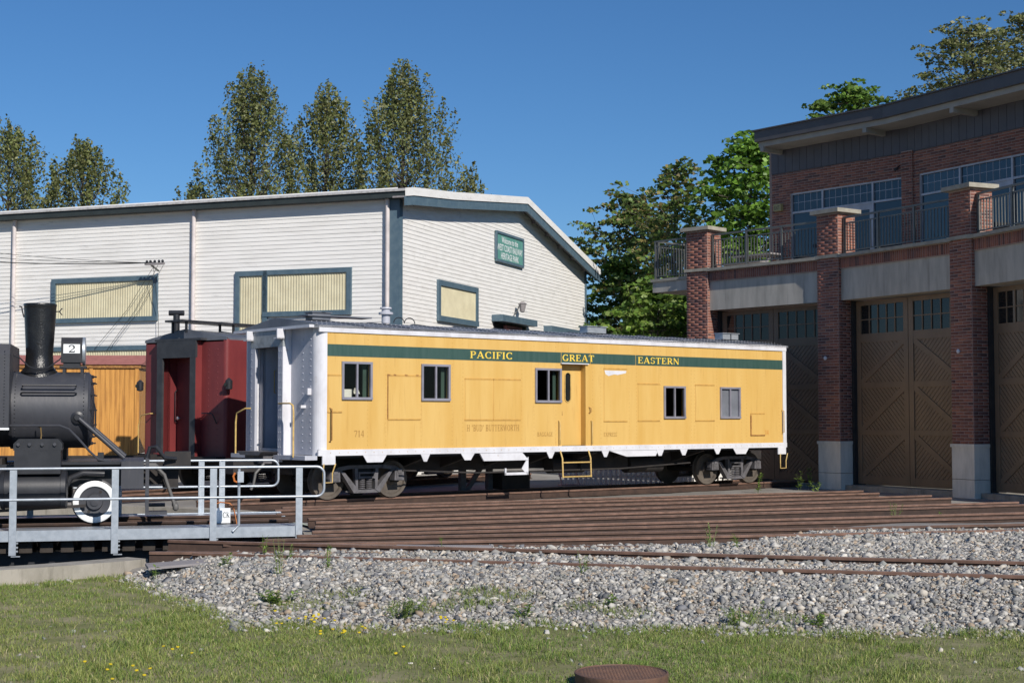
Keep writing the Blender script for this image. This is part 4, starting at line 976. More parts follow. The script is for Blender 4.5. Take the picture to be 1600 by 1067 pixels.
# frame and front deck, bumper
MB().box(2.2, 4.95, -.62, -.5, .62, 1.0).box(2.2, 4.95, .5, .62, .62, 1.0).build('frame', M['black'], LO)
MB().box(3.55, 4.95, -1.0, 1.0, 1.0, 1.05).build('front_deck', M['black'], LO)
MB().box(4.58, 4.95, -1.28, 1.28, .60, 1.06).build('bumper_beam', M['graphite'], LO)
MB().box(4.18, 4.28, -.8, -.66, 1.05, 1.2).build('deck_box', M['black'], LO)
for s_ in (-1, 1):
    MB().box(4.98, 5.04, s_*1.15-.06, s_*1.15+.06, .16, 1.1).box(4.98, 5.34, s_*1.15-.2, s_*1.15+.2, .16, .21).build('footstep', M['graphite'], LO)
MB().box(4.9, 5.3, -.14, .14, .62, .9).box(5.28, 5.55, -.2, .2, .56, .98).build('coupler', M['under'], LO)
for y, zt in ((-.55,.95), (-.35,.92), (.45,.95)):
    MB().tube([(4.95,y,zt),(5.15,y,zt),(5.3,y,zt-.15),(5.42,y,.45),(5.5,y,.22)], .032, 8).lathe((5.5,y,.17), (0,0,1), [(0,.02),(.03,.05),(.1,.05),(.12,.035)], 10).build('air_hose', M['hose'], LO, smooth=50)
MB().tube([(5.0,-.75,1.1),(5.05,-.75,1.28),(5.15,-.75,1.3),(5.3,-.7,1.1),(5.5,-.6,1.08)], .035, 8).build('cut_lever', M['black'], LO, smooth=50)
MB().box(5.3, 5.75, -.55, -.15, .95, 1.2).build('drawhead', M['under'], LO)
# pilot wheels
for s_ in (-1, 1):
    w = MB().lathe((4.14, s_*.66, .36), (0, s_, 0), [(0,.385),(.03,.385),(.035,.365),(.13,.36),(.13,.275),(.10,.265),(.085,.14),(.12,.135),(.15,.13),(.15,.07),(.17,.07),(.175,.01)], 40).build('pilot_wheel', M['graphite'], LO, smooth=25)
    MB().lathe((4.14, s_*.7915, .36), (0, s_, 0), [(0,.262),(.003,.27),(.003,.352),(0,.358)], 40, False).build('tyre_face', M['signwhite'], w, smooth=30)
    for a in (60, 240): MB().cyl((4.14+.19*math.cos(R(a)), s_*.74, .36+.19*math.sin(R(a))), (4.14+.19*math.cos(R(a)), s_*.755, .36+.19*math.sin(R(a))), .028, n=10).build('lightening_hole', M['under'], w)
MB().cyl((4.14,-.7,.36), (4.14,.7,.36), .07).build('axle', M['under'], LO)
MB().tube([(3.62,-.9,.55),(3.75,-.9,.78),(3.95,-.9,.86),(4.3,-.88,.84)], .05, 8).build('equaliser', M['black'], LO, smooth=50)
MB().bar((2.2,-.95,.22), (4.0,-.85,.30), .03, .05).build('drain_pipe', M['under'], LO)
for s_ in (-1, 1):
    for x in (-1.3, .35, 1.75):
        w = MB().lathe((x, s_*.66, .6), (0, s_, 0), [(0,.625),(.03,.625),(.035,.6),(.13,.6),(.13,.5),(.08,.48),(.08,.15),(.15,.13),(.16,.01)], 40).build('driving_wheel', M['black'], LO, smooth=25)
    MB().box(-1.4, 1.85, s_*.86-.03, s_*.86+.03, .53, .66).build('coupling_rod', M['graphite'], LO)
MB().box(-3.0, 2.6, -.5, .5, .5, 1.1).build('main_frame', M['under'], LO)

# ------------------------------------------------------------------ white shed (x along the gable wall, y along the long wall)
SG = R(69.4)
SH = empty('white_shed', (-3.863, 50.0, -.2), SG, 'large white clapboard shed with blue trim and boarded windows behind the trains', 'shed')
SZ = .2; SWL = 34.0; SGW = 21.0
def roof_z(x):
    xs = [0, 3.68, 11.58, 22.2]; zs = [9.50, 9.86, 10.78, 8.62]
    return float(np.interp(x, xs, zs))
# structural core
core = [(0.06,0)] + [(x, roof_z(x)+SZ-.02) for x in (.06,3.68,11.58,20.94)] + [(20.94,0)]
MB().prism(core, lambda a, b, d_: (a, d_, b), .06, SWL).build('wall_core', M['siding'], SH)
EXP = .148
def siding_rows(fn, x_rng, zmax):
    mb = MB(); z = 2.0
    while z < zmax:
        for a, b in x_rng(z):
            o = .022
            mb.add([fn(a,o,z), fn(b,o,z), fn(b,.006,z+EXP), fn(a,.006,z+EXP)], [(0,1,2,3)])
            mb.add([fn(a,.0,z), fn(b,.0,z), fn(b,o,z), fn(a,o,z)], [(0,1,2,3)])
        z += EXP
    return mb
tag(siding_rows(lambda a, o, z: (.06-o, a, z), lambda z: [(.06, SWL)], 9.72).build('long_wall_clapboards', M['siding'], SH), kind='stuff')
def gab(z):
    xs = [x for x in np.linspace(.06, 20.94, 160) if roof_z(x)+SZ-.05 > z+.07]
    return [(xs[0], xs[-1])] if len(xs) > 1 else []
tag(siding_rows(lambda a, o, z: (a, .06-o, z), gab, 11.0).build('gable_clapboards', M['siding'], SH), kind='stuff')
# corner boards, eaves
MB().box(-.03, .06, -.05, .40, 0, 9.55).build('corner_board', M['teal'], SH)
MB().box(.04, .22, -.055, .03, 0, 9.5).build('corner_board', M['teal'], SH)
MB().box(20.85, 20.98, -.02, .1, 0, 8.9).build('corner_board', M['teal'], SH)
MB().box(-.36, -.0, -.38, SWL, 9.44, 9.645).build('gutter', M['gutter'], SH)
rp = [(-.42,9.70)] + [(x, roof_z(x)+SZ+.10) for x in (0,3.68,11.58,21.8)]
MB().prism(rp + [(a, b-.06) for a, b in reversed(rp)], lambda a, b, d_: (a, d_, b), -.42, SWL+.5).build('roof', M['shedroof'], SH)
rp2 = [(-.4,9.62)] + [(x, roof_z(x)+SZ) for x in (.2,3.68,11.58,21.75)]
MB().prism([(a, b+.12) for a, b in rp2] + [(a, b-.16) for a, b in reversed(rp2)], lambda a, b, d_: (a, d_, b), -.49, -.425).build('barge_board', M['siding'], SH)
MB().prism([(a, b-.161) for a, b in rp2] + [(a, b-.48) for a, b in reversed(rp2)], lambda a, b, d_: (a, d_, b), -.45, -.39).build('barge_board', M['teal'], SH)
MB().prism([(a, b-.14) for a, b in rp2] + [(a, b-.2) for a, b in reversed(rp2)], lambda a, b, d_: (a, d_, b), -.39, .05).build('soffit', M['greytimber'], SH)
for x in (13.5, 15.2, 16.9, 18.6, 20.3): MB().box(x-.05, x+.05, -.37, .04, roof_z(x)+SZ-.34, roof_z(x)+SZ-.2).build('lookout', M['greytimber'], SH)
for y in (.39, 8.08, 15.98): MB().cyl((-.07,y,.3), (-.07,y,9.6), .075, n=10).build('downpipe', M['pipe'], SH, smooth=40)
def corr(y0, y1, z0, z1, fn, step=.105, amp=.016):
    mb = MB(); n = int((y1-y0)/step*2); vv = []
    for i in range(n+1):
        y = y0+(y1-y0)*i/n; o = amp*(i % 2); vv += [fn(y, .045+o, z0), fn(y, .045+o, z1)]
    mb.add(vv, [(2*i, 2*i+2, 2*i+3, 2*i+1) for i in range(n)]); return mb
fl = lambda a, o, z: (.06-o, a, z+SZ); fg = lambda a, o, z: (a, .06-o, z+SZ)
def fbox(mb, fn, a0, a1, z0, z1, o0=.0, o1=.11):
    return mb.hexa([fn(a0,o1,z0), fn(a1,o1,z0), fn(a1,o0,z0), fn(a0,o0,z0), fn(a0,o1,z1), fn(a1,o1,z1), fn(a1,o0,z1), fn(a0,o0,z1)])
def boarded(fn, a0, a1, z0, z1, name='boarded_window', t=.17, bars=()):
    mb = MB(); fbox(mb, fn, a0, a1, z1-t, z1); fbox(mb, fn, a0, a1, z0, z0+t, 0, .13); fbox(mb, fn, a0, a0+t, z0+t, z1-t); fbox(mb, fn, a1-t, a1, z0+t, z1-t)
    for b in bars: fbox(mb, fn, b-.08, b+.08, z0+t, z1-t, 0, .105)
    w = mb.build(name, M['teal'], SH); corr(a0+t, a1-t, z0+t, z1-t, fn).build('corrugated_sheet', M['cream'], w); return w
boarded(fl, 9.62, 14.27, 5.30, 6.95)
boarded(fl, 1.78, 5.24, 5.33, 6.97)
boarded(fl, 5.08, 6.37, 2.5, 6.96, 'boarded_doorway')
boarded(fl, 9.4, 14.6, 2.6, 4.42)
boarded(fg, 3.35, 7.20, 5.28, 6.78, t=.2)
aw = MB(); fbox(aw, fg, 8.8, 12.85, 5.60, 5.86, 0, .5); aw.build('door_canopy', M['teal'], SH)
mb = MB(); fbox(mb, fg, 9.0, 12.65, 2.5, 5.58, 0, .06); mb.build('doorway', M['under'], SH)
mb = MB(); fbox(mb, fg, 10.0, 11.8, 5.2, 5.5, .06, .2); mb.build('canopy_panel', M['boxroof'], SH)
mb = MB(); fbox(mb, fg, 15.0, 19.0, 5.5, 5.78, 0, .4); mb.build('side_canopy', M['teal'], SH)
# park sign on the gable
def shed_pt(x, y, z): return (-3.863 + x*math.cos(SG) - y*math.sin(SG), 50 + x*math.sin(SG) + y*math.cos(SG), z)
SN = empty('park_sign', shed_pt(9.1, .03, 8.05), SG, 'green sign welcoming visitors to the railway heritage park high on the shed gable', 'sign')
MB().box(0, 3.15, -.06, .0, 0, 1.17).build('board', M['signgreen'], SN)
for a in ((0,3.15,1.10,1.2), (0,3.15,-.03,.07), (-.02,.08,.07,1.10), (3.07,3.17,.07,1.10)): MB().box(a[0], a[1], -.10, .0, a[2], a[3]).build('frame', M['teal'], SN)
def text_mesh(name, body, x0, x1, z0, z1, y, m, parent, bold=.012):
    cu = bpy.data.curves.new(name, 'FONT'); cu.body = body; cu.offset = bold; cu.resolution_u = 2
    o = bpy.data.objects.new('tmp_text', cu); COL.objects.link(o)
    dg = bpy.context.evaluated_depsgraph_get(); dg.update()
    me = bpy.data.meshes.new_from_object(o.evaluated_get(dg)); bpy.data.objects.remove(o)
    co = np.zeros(len(me.vertices)*3, np.float32); me.vertices.foreach_get('co', co); co = co.reshape(-1, 3)
    mn, mx_ = co.min(0), co.max(0)
    n = np.zeros_like(co); n[:, 0] = x0+(co[:, 0]-mn[0])/(mx_[0]-mn[0])*(x1-x0); n[:, 1] = y; n[:, 2] = z0+(co[:, 1]-mn[1])/(mx_[1]-mn[1])*(z1-z0)
    me.vertices.foreach_set('co', n.ravel()); me.update(); me.materials.clear(); me.materials.append(m); me.name = name
    t = bpy.data.objects.new(name, me); COL.objects.link(t); t.parent = parent; return t
text_mesh('lettering', 'Welcome to the', .62, 2.5, .77, 1.02, -.0625, M['signwhite'], SN)
text_mesh('lettering', 'WEST COAST RAILWAY', .12, 3.03, .44, .71, -.0625, M['signwhite'], SN)
text_mesh('lettering', 'HERITAGE PARK', .55, 2.6, .12, .38, -.0625, M['signwhite'], SN)
wlm = empty('wall_lantern', shed_pt(11.2, .0, 6.0), SG, 'small lantern on a bracket on the shed gable above the canopy', 'lantern')
MB().tube([(0,0,0),(0,-.12,.1),(0,-.25,.42),(.15,-.3,.5)], .025).build('bracket', M['iron'], wlm)
MB().lathe((.2,-.3,.14), (0,0,1), [(0,.1),(.3,.17),(.32,.2),(.42,.05)], 8).build('lantern_body', M['greytimber'], wlm)
MB().lathe((.2,-.3,.13), (0,0,1), [(-.02,.02),(.0,.1)], 8).build('finial', M['iron'], wlm)
# insulator rack and wires
ir = empty('insulator_rack', shed_pt(-.05, 9.35, 7.2), SG, 'small rack of insulators with wires on the long shed wall', 'wires')
MB().box(-.6, -.5, -.4, .4, .06, .13).build('cross_arm', M['greytimber'], ir)
MB().bar((0,.2,-.1), (-.55,.2,.1), .05, .05).build('arm_bracket', M['iron'], ir)
for y in (-.33,-.18,0,.18,.33): MB().lathe((-.55,y,.13), (0,0,1), [(0,.03),(.03,.05),(.08,.05),(.11,.02)], 8).build('insulator', M['black'], ir)
for k, (y, dz) in enumerate(((.33,1.15), (.18,.85), (0,.6))):
    pts = [(-.55-.9*t**1.0*3, y+14*t, .15+dz*1.0*t*1.6-1.2*t*(1-t)) for t in np.linspace(0, 1, 14)]
    MB().tube(pts, .018 if k == 2 else .009, 5).build('wire', M['wire'], ir)
for y0, y1, z1 in ((-.33,2.2,-2.9), (-.1,2.35,-2.95), (.05,2.9,-2.9), (.1,.12,-3.3)): MB().tube([(-.5,y0,.05),(-.12,y0*.5+y1*.5,z1*.5-.06),(-.08,y1,z1)], .008, 5).build('drop_wire', M['wire'], ir)

# picket fence seen under the cars
pf = empty('picket_fence', (1.6, 44.0, -.2), R(4), 'low white picket fence seen beneath the yellow car', 'fence')
pk = None
for i in range(40):
    if pk is None: o = MB().prism([(-.045,0),(.045,0),(.045,.85),(0,.93),(-.045,.85)], lambda a, b, d_: (a, d_, b), 0, .02).build('picket', M['siding'], pf); pk = o.data
    else: o = bpy.data.objects.new('picket', pk); COL.objects.link(o); o.parent = pf
    o.location = (i*.15, 0, 0)
for z in (.2, .65): MB().box(-.1, 5.95, .021, .06, z, z+.08).build('fence_rail', M['siding'], pf)
sp = empty('step_stool', (1.7, 42.6, -.17), R(20), 'pale pinkish step stool seen under the yellow car behind the door ladder', 'stool')
MB().box(-.3, .3, -.02, .3, .0, .05).build('tread', M['pinkwood'], sp); MB().box(-.25, .25, .1, .35, .26, .3).build('tread', M['pinkwood'], sp)
for x in (-.28, .25): MB().hexa([(x,-.02,0),(x+.03,-.02,0),(x+.03,.05,0),(x,.05,0),(x,.3,.5),(x+.03,.3,.5),(x+.03,.36,.5),(x,.36,.5)]).build('stringer', M['pinkwood'], sp)

# ------------------------------------------------------------------ brick roundhouse (polygonal, stalls facing the turntable)
C2 = Vector((-12.6, 26.5, 0)); RF = 25.9
def rpt(r, a, z=0): return Vector((C2.x+r*math.cos(R(a)), C2.y+r*math.sin(R(a)), z))
ANG = [45.2, 34.2, 23.2, 12.2]
RH = empty('roundhouse', (*rpt(RF, 34.2)[:2], -.2), 0, 'two storey brick roundhouse with brown stall doors and a railed balcony', 'building')
class Seg:
    def __init__(s, pa, pb):
        s.a = Vector(pa); s.t = (Vector(pb)-Vector(pa)); s.L = s.t.length; s.t.normalize(); s.i = Vector((-s.t.y, s.t.x, 0))
    def __call__(s, x, d, z): return s.a + s.t*x + s.i*d + Vector((0, 0, z))
    def box(s, mb, x0, x1, d0, d1, z0, z1):
        return mb.hexa([s(x0,d0,z0), s(x1,d0,z0), s(x1,d1,z0), s(x0,d1,z0), s(x0,d0,z1), s(x1,d0,z1), s(x1,d1,z1), s(x0,d1,z1)])
def hb(name, m, sg, *b, parent=None): return sg.box(MB(), *b).build(name, m, parent or RH, world=True)
BRK = np.array([(.27,.105,.072),(.20,.08,.06),(.32,.13,.082),(.14,.067,.058),(.24,.09,.062)])
def brick_skin(name, faces, parent, L_=.30, H_=.08, j=.0155, proud=.007):
    """faces: (fn(a,o,z) -> point, a0, a1, z0, z1, holes, soldier); real bricks over a mortar bed, joined per surface"""
    V = []; F = []; C_ = []
    def put(fn, a, b, c, d):
        if b-a < .02 or d-c < .02: return
        o = len(V); p = proud*random.uniform(.6, 1.25)
        V.extend([fn(a,0,c), fn(b,0,c), fn(b,0,d), fn(a,0,d), fn(a+.003,p,c+.003), fn(b-.003,p,c+.003), fn(b-.003,p,d-.003), fn(a+.003,p,d-.003)])
        F.extend([(o+4,o+5,o+6,o+7),(o,o+1,o+5,o+4),(o+1,o+2,o+6,o+5),(o+2,o+3,o+7,o+6),(o+3,o,o+4,o+7)])
        c_ = BRK[random.choices(range(5), (.34,.22,.2,.12,.12))[0]]*random.uniform(.82, 1.2); C_.extend([c_]*8)
    for fn, a0, a1, z0, z1, holes, soldier in faces:
        lh, ll = (H_, L_) if not soldier else (z1-z0, H_)
        r = 0; z = z0
        while z < z1-.02:
            x = a0 - (ll/2 if (r % 2 and not soldier) else 0)
            while x < a1:
                a, b = max(x, a0), min(x+ll, a1); cz, dz = z, min(z+lh, z1)
                spans = [(a, b)]
                for h in holes:
                    if h[2] < (cz+dz)/2 < h[3]: spans = [q for p_, q_ in spans for q in ((p_, min(q_, h[0])), (max(p_, h[1]), q_)) if q[1]-q[0] > .015]
                for p_, q_ in spans: put(fn, p_+j/2, q_-j/2, cz+j/2, dz-j/2)
                x += ll
            z += lh; r += 1
    o = big_mesh(name, np.array([tuple(v) for v in V]), np.array(F).reshape(-1), 4, M['brick'], colors=np.array(C_))
    o.parent = parent
    if parent.type == 'EMPTY': o.matrix_parent_inverse = parent.matrix_basis.inverted()
    return tag(o, kind='stuff')
# pillars
for k, a in enumerate(ANG):
    p = rpt(RF, a); tau = Vector((math.sin(R(a)), -math.cos(R(a)), 0)); sg = Seg(p, p+tau)
    w = .40; dp = .52
    pb = hb('pillar', M['mortar'], sg, -w, w, 0, dp, 1.14, 6.24)
    brick_skin('bricks', [(lambda u, o, z, sg=sg: sg(u,-o,z), -w, w, 1.14, 6.24, [], False), (lambda u, o, z, sg=sg: sg(w+o,u,z), 0, dp, 1.14, 6.24, [], False), (lambda u, o, z, sg=sg: sg(-w-o,u,z), 0, dp, 1.14, 6.24, [], False)], pb)
    hb('pillar_base', M['basecon'], sg, -w-.012, w+.012, -.012, dp, -.3, .26); hb('pillar_base', M['basecon'], sg, -w-.012, w+.012, -.012, dp, .272, 1.06)
    hb('base_cap', M['basecon'], sg, -w-.04, w+.04, -.04, dp, 1.06, 1.14)
    hb('stone_band', M['cap'], sg, -w-.05, w+.05, -.06, dp+.2, 6.24, 6.33)
    pu = hb('pier', M['mortar'], sg, -w, w, 0, .68, 6.33, 7.48)
    brick_skin('bricks', [(lambda u, o, z, sg=sg: sg(u,-o,z), -w, w, 6.33, 7.48, [], False), (lambda u, o, z, sg=sg: sg(w+o,u,z), 0, .68, 6.33, 7.48, [], False), (lambda u, o, z, sg=sg: sg(-w-o,u,z), 0, .68, 6.33, 7.48, [], False)], pu)
    hb('pier_cap', M['cap'], sg, -w-.13, w+.13, -.14, .80, 7.49, 7.60)
    if k in (1, 2):
        MB().lathe(sg(-.1,-.008,3.45), tuple(-sg.i), [(0,.05),(.03,.055),(.05,.02)], 14).build('wall_button', M['white'], pb)
def clip_poly(poly, a, b, c):      # keep a*x+b*y<=c
    out = []
    for i in range(len(poly)):
        p, q = poly[i], poly[(i+1) % len(poly)]; fp, fq = a*p[0]+b*p[1]-c, a*q[0]+b*q[1]-c
        if fp <= 0: out.append(p)
        if (fp < 0 < fq) or (fq < 0 < fp): t = fp/(fp-fq); out.append((p[0]+(q[0]-p[0])*t, p[1]+(q[1]-p[1])*t))
    return out
def stall(k):
    sg = Seg(rpt(RF, ANG[k]), rpt(RF, ANG[k+1])); a0, a1 = .40, sg.L-.40
    hb('lintel_beam', M['beam'], sg, a0-.05, a1+.05, .14, .62, 5.04, 5.91)
    sc_ = hb('soldier_band', M['mortar'], sg, a0-.03, a1+.03, .10, .5, 5.912, 6.22)
    brick_skin('bricks', [(lambda u, o, z: sg(u,.10-o,z), a0-.03, a1+.03, 5.925, 6.21, [], True)], sc_)
    hb('balcony_coping', M['cap'], sg, a0-.1, a1+.1, -.02, .62, 6.222, 6.31)
    hb('jamb', M['under'], sg, a0-.02, a0+.06, .50, .9, -.2, 5.04); hb('jamb', M['under'], sg, a1-.06, a1+.02, .50, .9, -.2, 5.04)
    hb('threshold', M['concrete'], sg, a0, a1, .2, 1.0, -.25, -.06)
    # doors: two leaves
    D = .60; x0, x1 = a0+.08, a1-.08; xm = (x0+x1)/2
    for li, (l0, l1) in enumerate(((x0, xm-.01), (xm+.01, x1))):
        lf = hb('door_leaf', M['doorgap'], sg, l0, l1, D+.05, D+.09, -.02, 5.0)
        def fb(name, p0, p1, q0, q1, d0=.0): return sg.box(MB(), p0, p1, D+d0, D+.06, q0, q1).build(name, M['doorbrown'], lf)
        st = .17; i0, i1 = l0+st, l1-st
        fb('stile', l0, i0, -.02, 5.0); fb('stile', i1, l1, -.02, 5.0)
        rows = [(.2,1.32), (1.46,2.6), (2.76,3.86)]
        for q0, q1 in ((-.02,.2), (1.32,1.46), (2.6,2.76), (3.86,4.1), (4.88,5.0)): fb('rail', i0, i1, q0, q1, .004)
        mb = MB()
        for (q0, q1) in rows:
            W_, H_ = i1-i0, q1-q0; sx = 1 if li == 0 else -1
            # planks run across the brace
            nx, nz = (1/math.sqrt(2)*sx, 1/math.sqrt(2)); pw_ = .105; c = -3.0
            while c < 4:
                poly = [(i0,q0),(i1,q0),(i1,q1),(i0,q1)]
                poly = clip_poly(poly, nx, nz, c+pw_-.012+nx*i0+nz*q0); poly = clip_poly(poly, -nx, -nz, -(c+nx*i0+nz*q0)) if len(poly) > 2 else poly
                if len(poly) > 2: mb.prism(poly, lambda u, v, d_: sg(u, d_, v), D+.026, D+.05)
                c += pw_
            b0, b1 = ((i0,q0),(i1,q1)) if li == 0 else ((i0,q1),(i1,q0))
            pA, pB = Vector(b0), Vector(b1); dv = (pB-pA).normalized(); nv = Vector((-dv.y, dv.x))*.075
            poly = [tuple(pA-nv-dv*.2), tuple(pB-nv+dv*.2), tuple(pB+nv+dv*.2), tuple(pA+nv-dv*.2)]
            for cc in ((1,0,i1),(-1,0,-i0),(0,1,q1),(0,-1,-q0)): poly = clip_poly(poly, *cc)
            MB().prism(poly, lambda u, v, d_: sg(u, d_, v), D+.006, D+.027).build('diagonal_brace', M['doorbrown'], lf)
        tag(mb.build('planking', M['doorbrown'], lf), kind='stuff')
        wn_ = (i1-i0)/5
        for c in range(5):
            for r_ in range(2): sg.box(MB(), i0+wn_*c, i0+wn_*(c+1), D+.035, D+.042, 4.1+.39*r_, 4.1+.39*(r_+1)).build('pane', M['doorglass'], lf)
            if c: sg.box(MB(), i0+wn_*c-.016, i0+wn_*c+.016, D+.01, D+.05, 4.1, 4.88).build('muntin', M['doorbrown'], lf)
        sg.box(MB(), i0, i1, D+.013, D+.05, 4.475, 4.505).build('muntin', M['doorbrown'], lf)
    # balcony railing
    railing(sg, .42, sg.L-.42, .22)
def railing(sg, x0, x1, d, z0=6.31, z1=7.36):
    rl = MB(); sg.box(rl, x0, x1, d-.03, d+.03, z1-.05, z1); o = rl.build('balcony_rail', M['iron'], RH, world=True)
    rl = MB(); sg.box(rl, x0, x1, d-.015, d+.015, z1-.2, z1-.17); sg.box(rl, x0, x1, d-.015, d+.015, z0+.08, z0+.11); tag(rl.build('rail_bar', M['iron'], o), kind='stuff')
    n = max(1, round((x1-x0)/1.25))
    for i in range(n+1):
        x = x0+.04+(x1-x0-.08)*i/n; sg.box(MB(), x-.03, x+.03, d-.03, d+.03, z0, z1-.05).build('balcony_post', M['iron'], o)
    x = x0+.15
    while x < x1-.08: sg.box(MB(), x-.011, x+.011, d-.011, d+.011, z0+.11, z1-.2).build('baluster', M['iron'], o); x += .118
for k in range(3): stall(k)
# balcony end beyond the first pillar
sg0 = Seg(rpt(RF, ANG[0]), rpt(RF, ANG[1]))
hb('balcony_slab', M['beam'], sg0, -1.95, -.40, .05, 4.2, 5.72, 6.05); hb('balcony_coping', M['cap'], sg0, -2.0, -.42, .0, 4.25, 6.052, 6.14)
railing(sg0, -1.92, -.45, .12, 6.14, 7.36)
side = Seg(sg0(-1.88,.15,0), sg0(-1.88,4.1,0)); side.i = -side.i; railing(side, .05, 3.9, .0, 6.14, 7.36)
bd = [rpt(RF+.5, a) for a in ANG] + [rpt(RF+22, a) for a in reversed(ANG)]
MB().prism([(p.x, p.y) for p in bd], lambda a, b, d_: (a, b, d_), 6.0, 6.2).build('balcony_deck', M['beam'], RH, world=True)
lw_ = Seg(rpt(RF+.5, ANG[0]), rpt(RF+20, ANG[0])); lwl = lw_.box(MB(), 0, lw_.L, -.1, .25, -.3, 6.0).build('side_wall', M['mortar'], RH, world=True)
# upper storey
RU = 29.3; UA = [44.4, 34.2, 23.2, 12.2]
def winset(sg, x0, x1, mull, wall):
    z0, zt, z1 = 6.33, 8.25, 8.88; f = .06
    w = MB(); sg.box(w, x0, x1, .02, .14, z1-f, z1); w = w.build('window', M['winframe'], wall)
    xs = [x0]+mull+[x1]
    sg.box(MB(), x0, x1, .03, .13, zt-f/2, zt+f/2).build('transom', M['winframe'], w)
    for x in xs: sg.box(MB(), x-f/2, x+f/2, .025, .135, z0, z1-f).build('mullion', M['winframe'], w)
    for i in range(len(xs)-1):
        sg.box(MB(), xs[i]+f/2, xs[i+1]-f/2, .08, .09, zt+f/2, z1-f).build('pane', M['bldglass'], w)
        sg.box(MB(), xs[i]+f/2, xs[i+1]-f/2, .08, .09, z0, zt-f/2).build('pane', M['bldglass'], w)
        n = max(2, round((xs[i+1]-xs[i])/.24))
        for j in range(1, n):
            x = xs[i]+(xs[i+1]-xs[i])*j/n; sg.box(MB(), x-.006, x+.006, .072, .08, zt+f/2, z1-f).build('glazing_bar', M['winframe'], w)
        sg.box(MB(), xs[i]+f/2, xs[i+1]-f/2, .073, .079, (zt+z1)/2-.006, (zt+z1)/2+.006).build('glazing_bar', M['winframe'], w)
        if i == 1:
            sg.box(MB(), xs[i]+f/2, xs[i+1]-f/2, .05, .12, zt-.2, zt-f/2).build('door_head', M['winframe'], w)
            for x in (xs[i]+.08, (xs[i]+xs[i+1])/2, xs[i+1]-.08): sg.box(MB(), x-.05, x+.05, .05, .12, z0, zt-.2).build('door_stile', M['winframe'], w)
for k in range(3):
    sg = Seg(rpt(RU, UA[k]), rpt(RU, UA[k+1])); x0, x1 = (.78, 5.02) if k == 0 else (.45, sg.L-.45)
    mull = [2.01, 3.9] if k == 0 else [1.98, 3.88]
    hole = [(x0, x1, 6.2, 8.88)]
    wmb = MB(); holed_wall(wmb, 0, sg.L, 6.2, 9.55, hole, 0, .3, lambda a, d_, z: sg(a, d_, z)); wall = wmb.build('upper_wall', M['mortar'], RH, world=True)
    brick_skin('bricks', [(lambda u, o, z, sg=sg: sg(u,-o,z), 0, sg.L, 6.3, 9.55, [(x0-.005, x1+.005, 6.2, 8.88)], False)] + ([(lambda u, o, z, sg=sg: sg(-o,u,z), 0, 5, 6.3, 9.55, [], False)] if k == 0 else []), wall)
    winset(sg, x0, x1, mull, wall)
    if k < 2: # brick pier between bays
        pr_ = rpt(RU, UA[k+1]); ta = Vector((math.sin(R(UA[k+1])), -math.cos(R(UA[k+1])), 0)); s2 = Seg(pr_, pr_+ta)
        q = hb('wall_pier', M['mortar'], s2, -.2, .2, -.08, .1, 6.2, 9.6); brick_skin('bricks', [(lambda u, o, z, s2=s2: s2(u,-.08-o,z), -.2, .2, 6.3, 9.6, [], False), (lambda u, o, z, s2=s2: s2(.2+o,u,z), -.08, .02, 6.3, 9.6, [], False)], q)
    # cladding boards above
    cl = hb('cladding', M['clad'], sg, 0, sg.L, .0, .3, 9.56, 10.5)
    x = 0
    while x < sg.L-.1: sg.box(MB(), x+.006, min(x+.29, sg.L)-.006, -.02, .002, 9.57, 10.5).build('cladding_board', M['clad'], cl); x += .29
    for x in ((.35, 4.3) if k == 0 else (2.6,)): sg.box(MB(), x, x+.14, -.95, -.02, 10.16, 10.36).build('eave_bracket', M['fascialight'], RH, world=True)
upl = Seg(rpt(RU, UA[0]), rpt(RU+14, UA[0])); upl.box(MB(), .3, upl.L, .001, .3, 6.2, 10.4).build('upper_side_wall', M['mortar'], RH, world=True)
def roof_poly(r0, r1, aL, aR=11.0):
    return [rpt(r0, aL)] + [rpt(r0, a) for a in UA[1:3]] + [rpt(r0, aR), rpt(r1, aR)] + [rpt(r1, a) for a in reversed(UA[1:3])] + [rpt(r1, aL)]
AL = 44.15
MB().prism([(p.x, p.y) for p in roof_poly(28.22, 44, AL+.0)], lambda a, b, d_: (a, b, d_), 10.46, 10.80).build('roof_fascia', M['fascia'], RH, world=True)
MB().prism([(p.x, p.y) for p in roof_poly(28.16, 44.1, AL+.1)], lambda a, b, d_: (a, b, d_), 10.802, 10.84).build('roof_edge', M['fascia'], RH, world=True)
MB().prism([(p.x, p.y) for p in roof_poly(28.34, 43.9, AL-.15)], lambda a, b, d_: (a, b, d_), 10.30, 10.458).build('eave_beam', M['fascialight'], RH, world=True)
s1 = Seg(rpt(RU, UA[0]), rpt(RU, UA[1]))
ex = empty('exit_sign', s1(.18,-.02,8.35), math.atan2(s1.t.y, s1.t.x), 'small exit sign on the upper brick wall corner', 'sign')
MB().box(0, .3, -.12, 0, 0, .22).build('box', M['exit'], ex); text_mesh('lettering', 'EXIT', .04, .26, .05, .17, -.1225, M['black'], ex, .004)
cmx = empty('security_camera', s1(4.95,-.12,9.1), math.atan2(s1.t.y, s1.t.x), 'small dark security camera high on the brick pier between windows', 'camera')
MB().lathe((0,-.05,0), (.3,-1,-.3), [(0,.05),(.2,.05),(.22,.03)], 12).build('housing', M['black'], cmx, smooth=40); MB().tube([(0,.06,.1),(0,-.05,.02)], .02).build('mount', M['black'], cmx)
pt_ = empty('picnic_table', s1(-.9,-.9,6.2), math.atan2(s1.t.y, s1.t.x), 'grey picnic table on the balcony behind the railing', 'table')
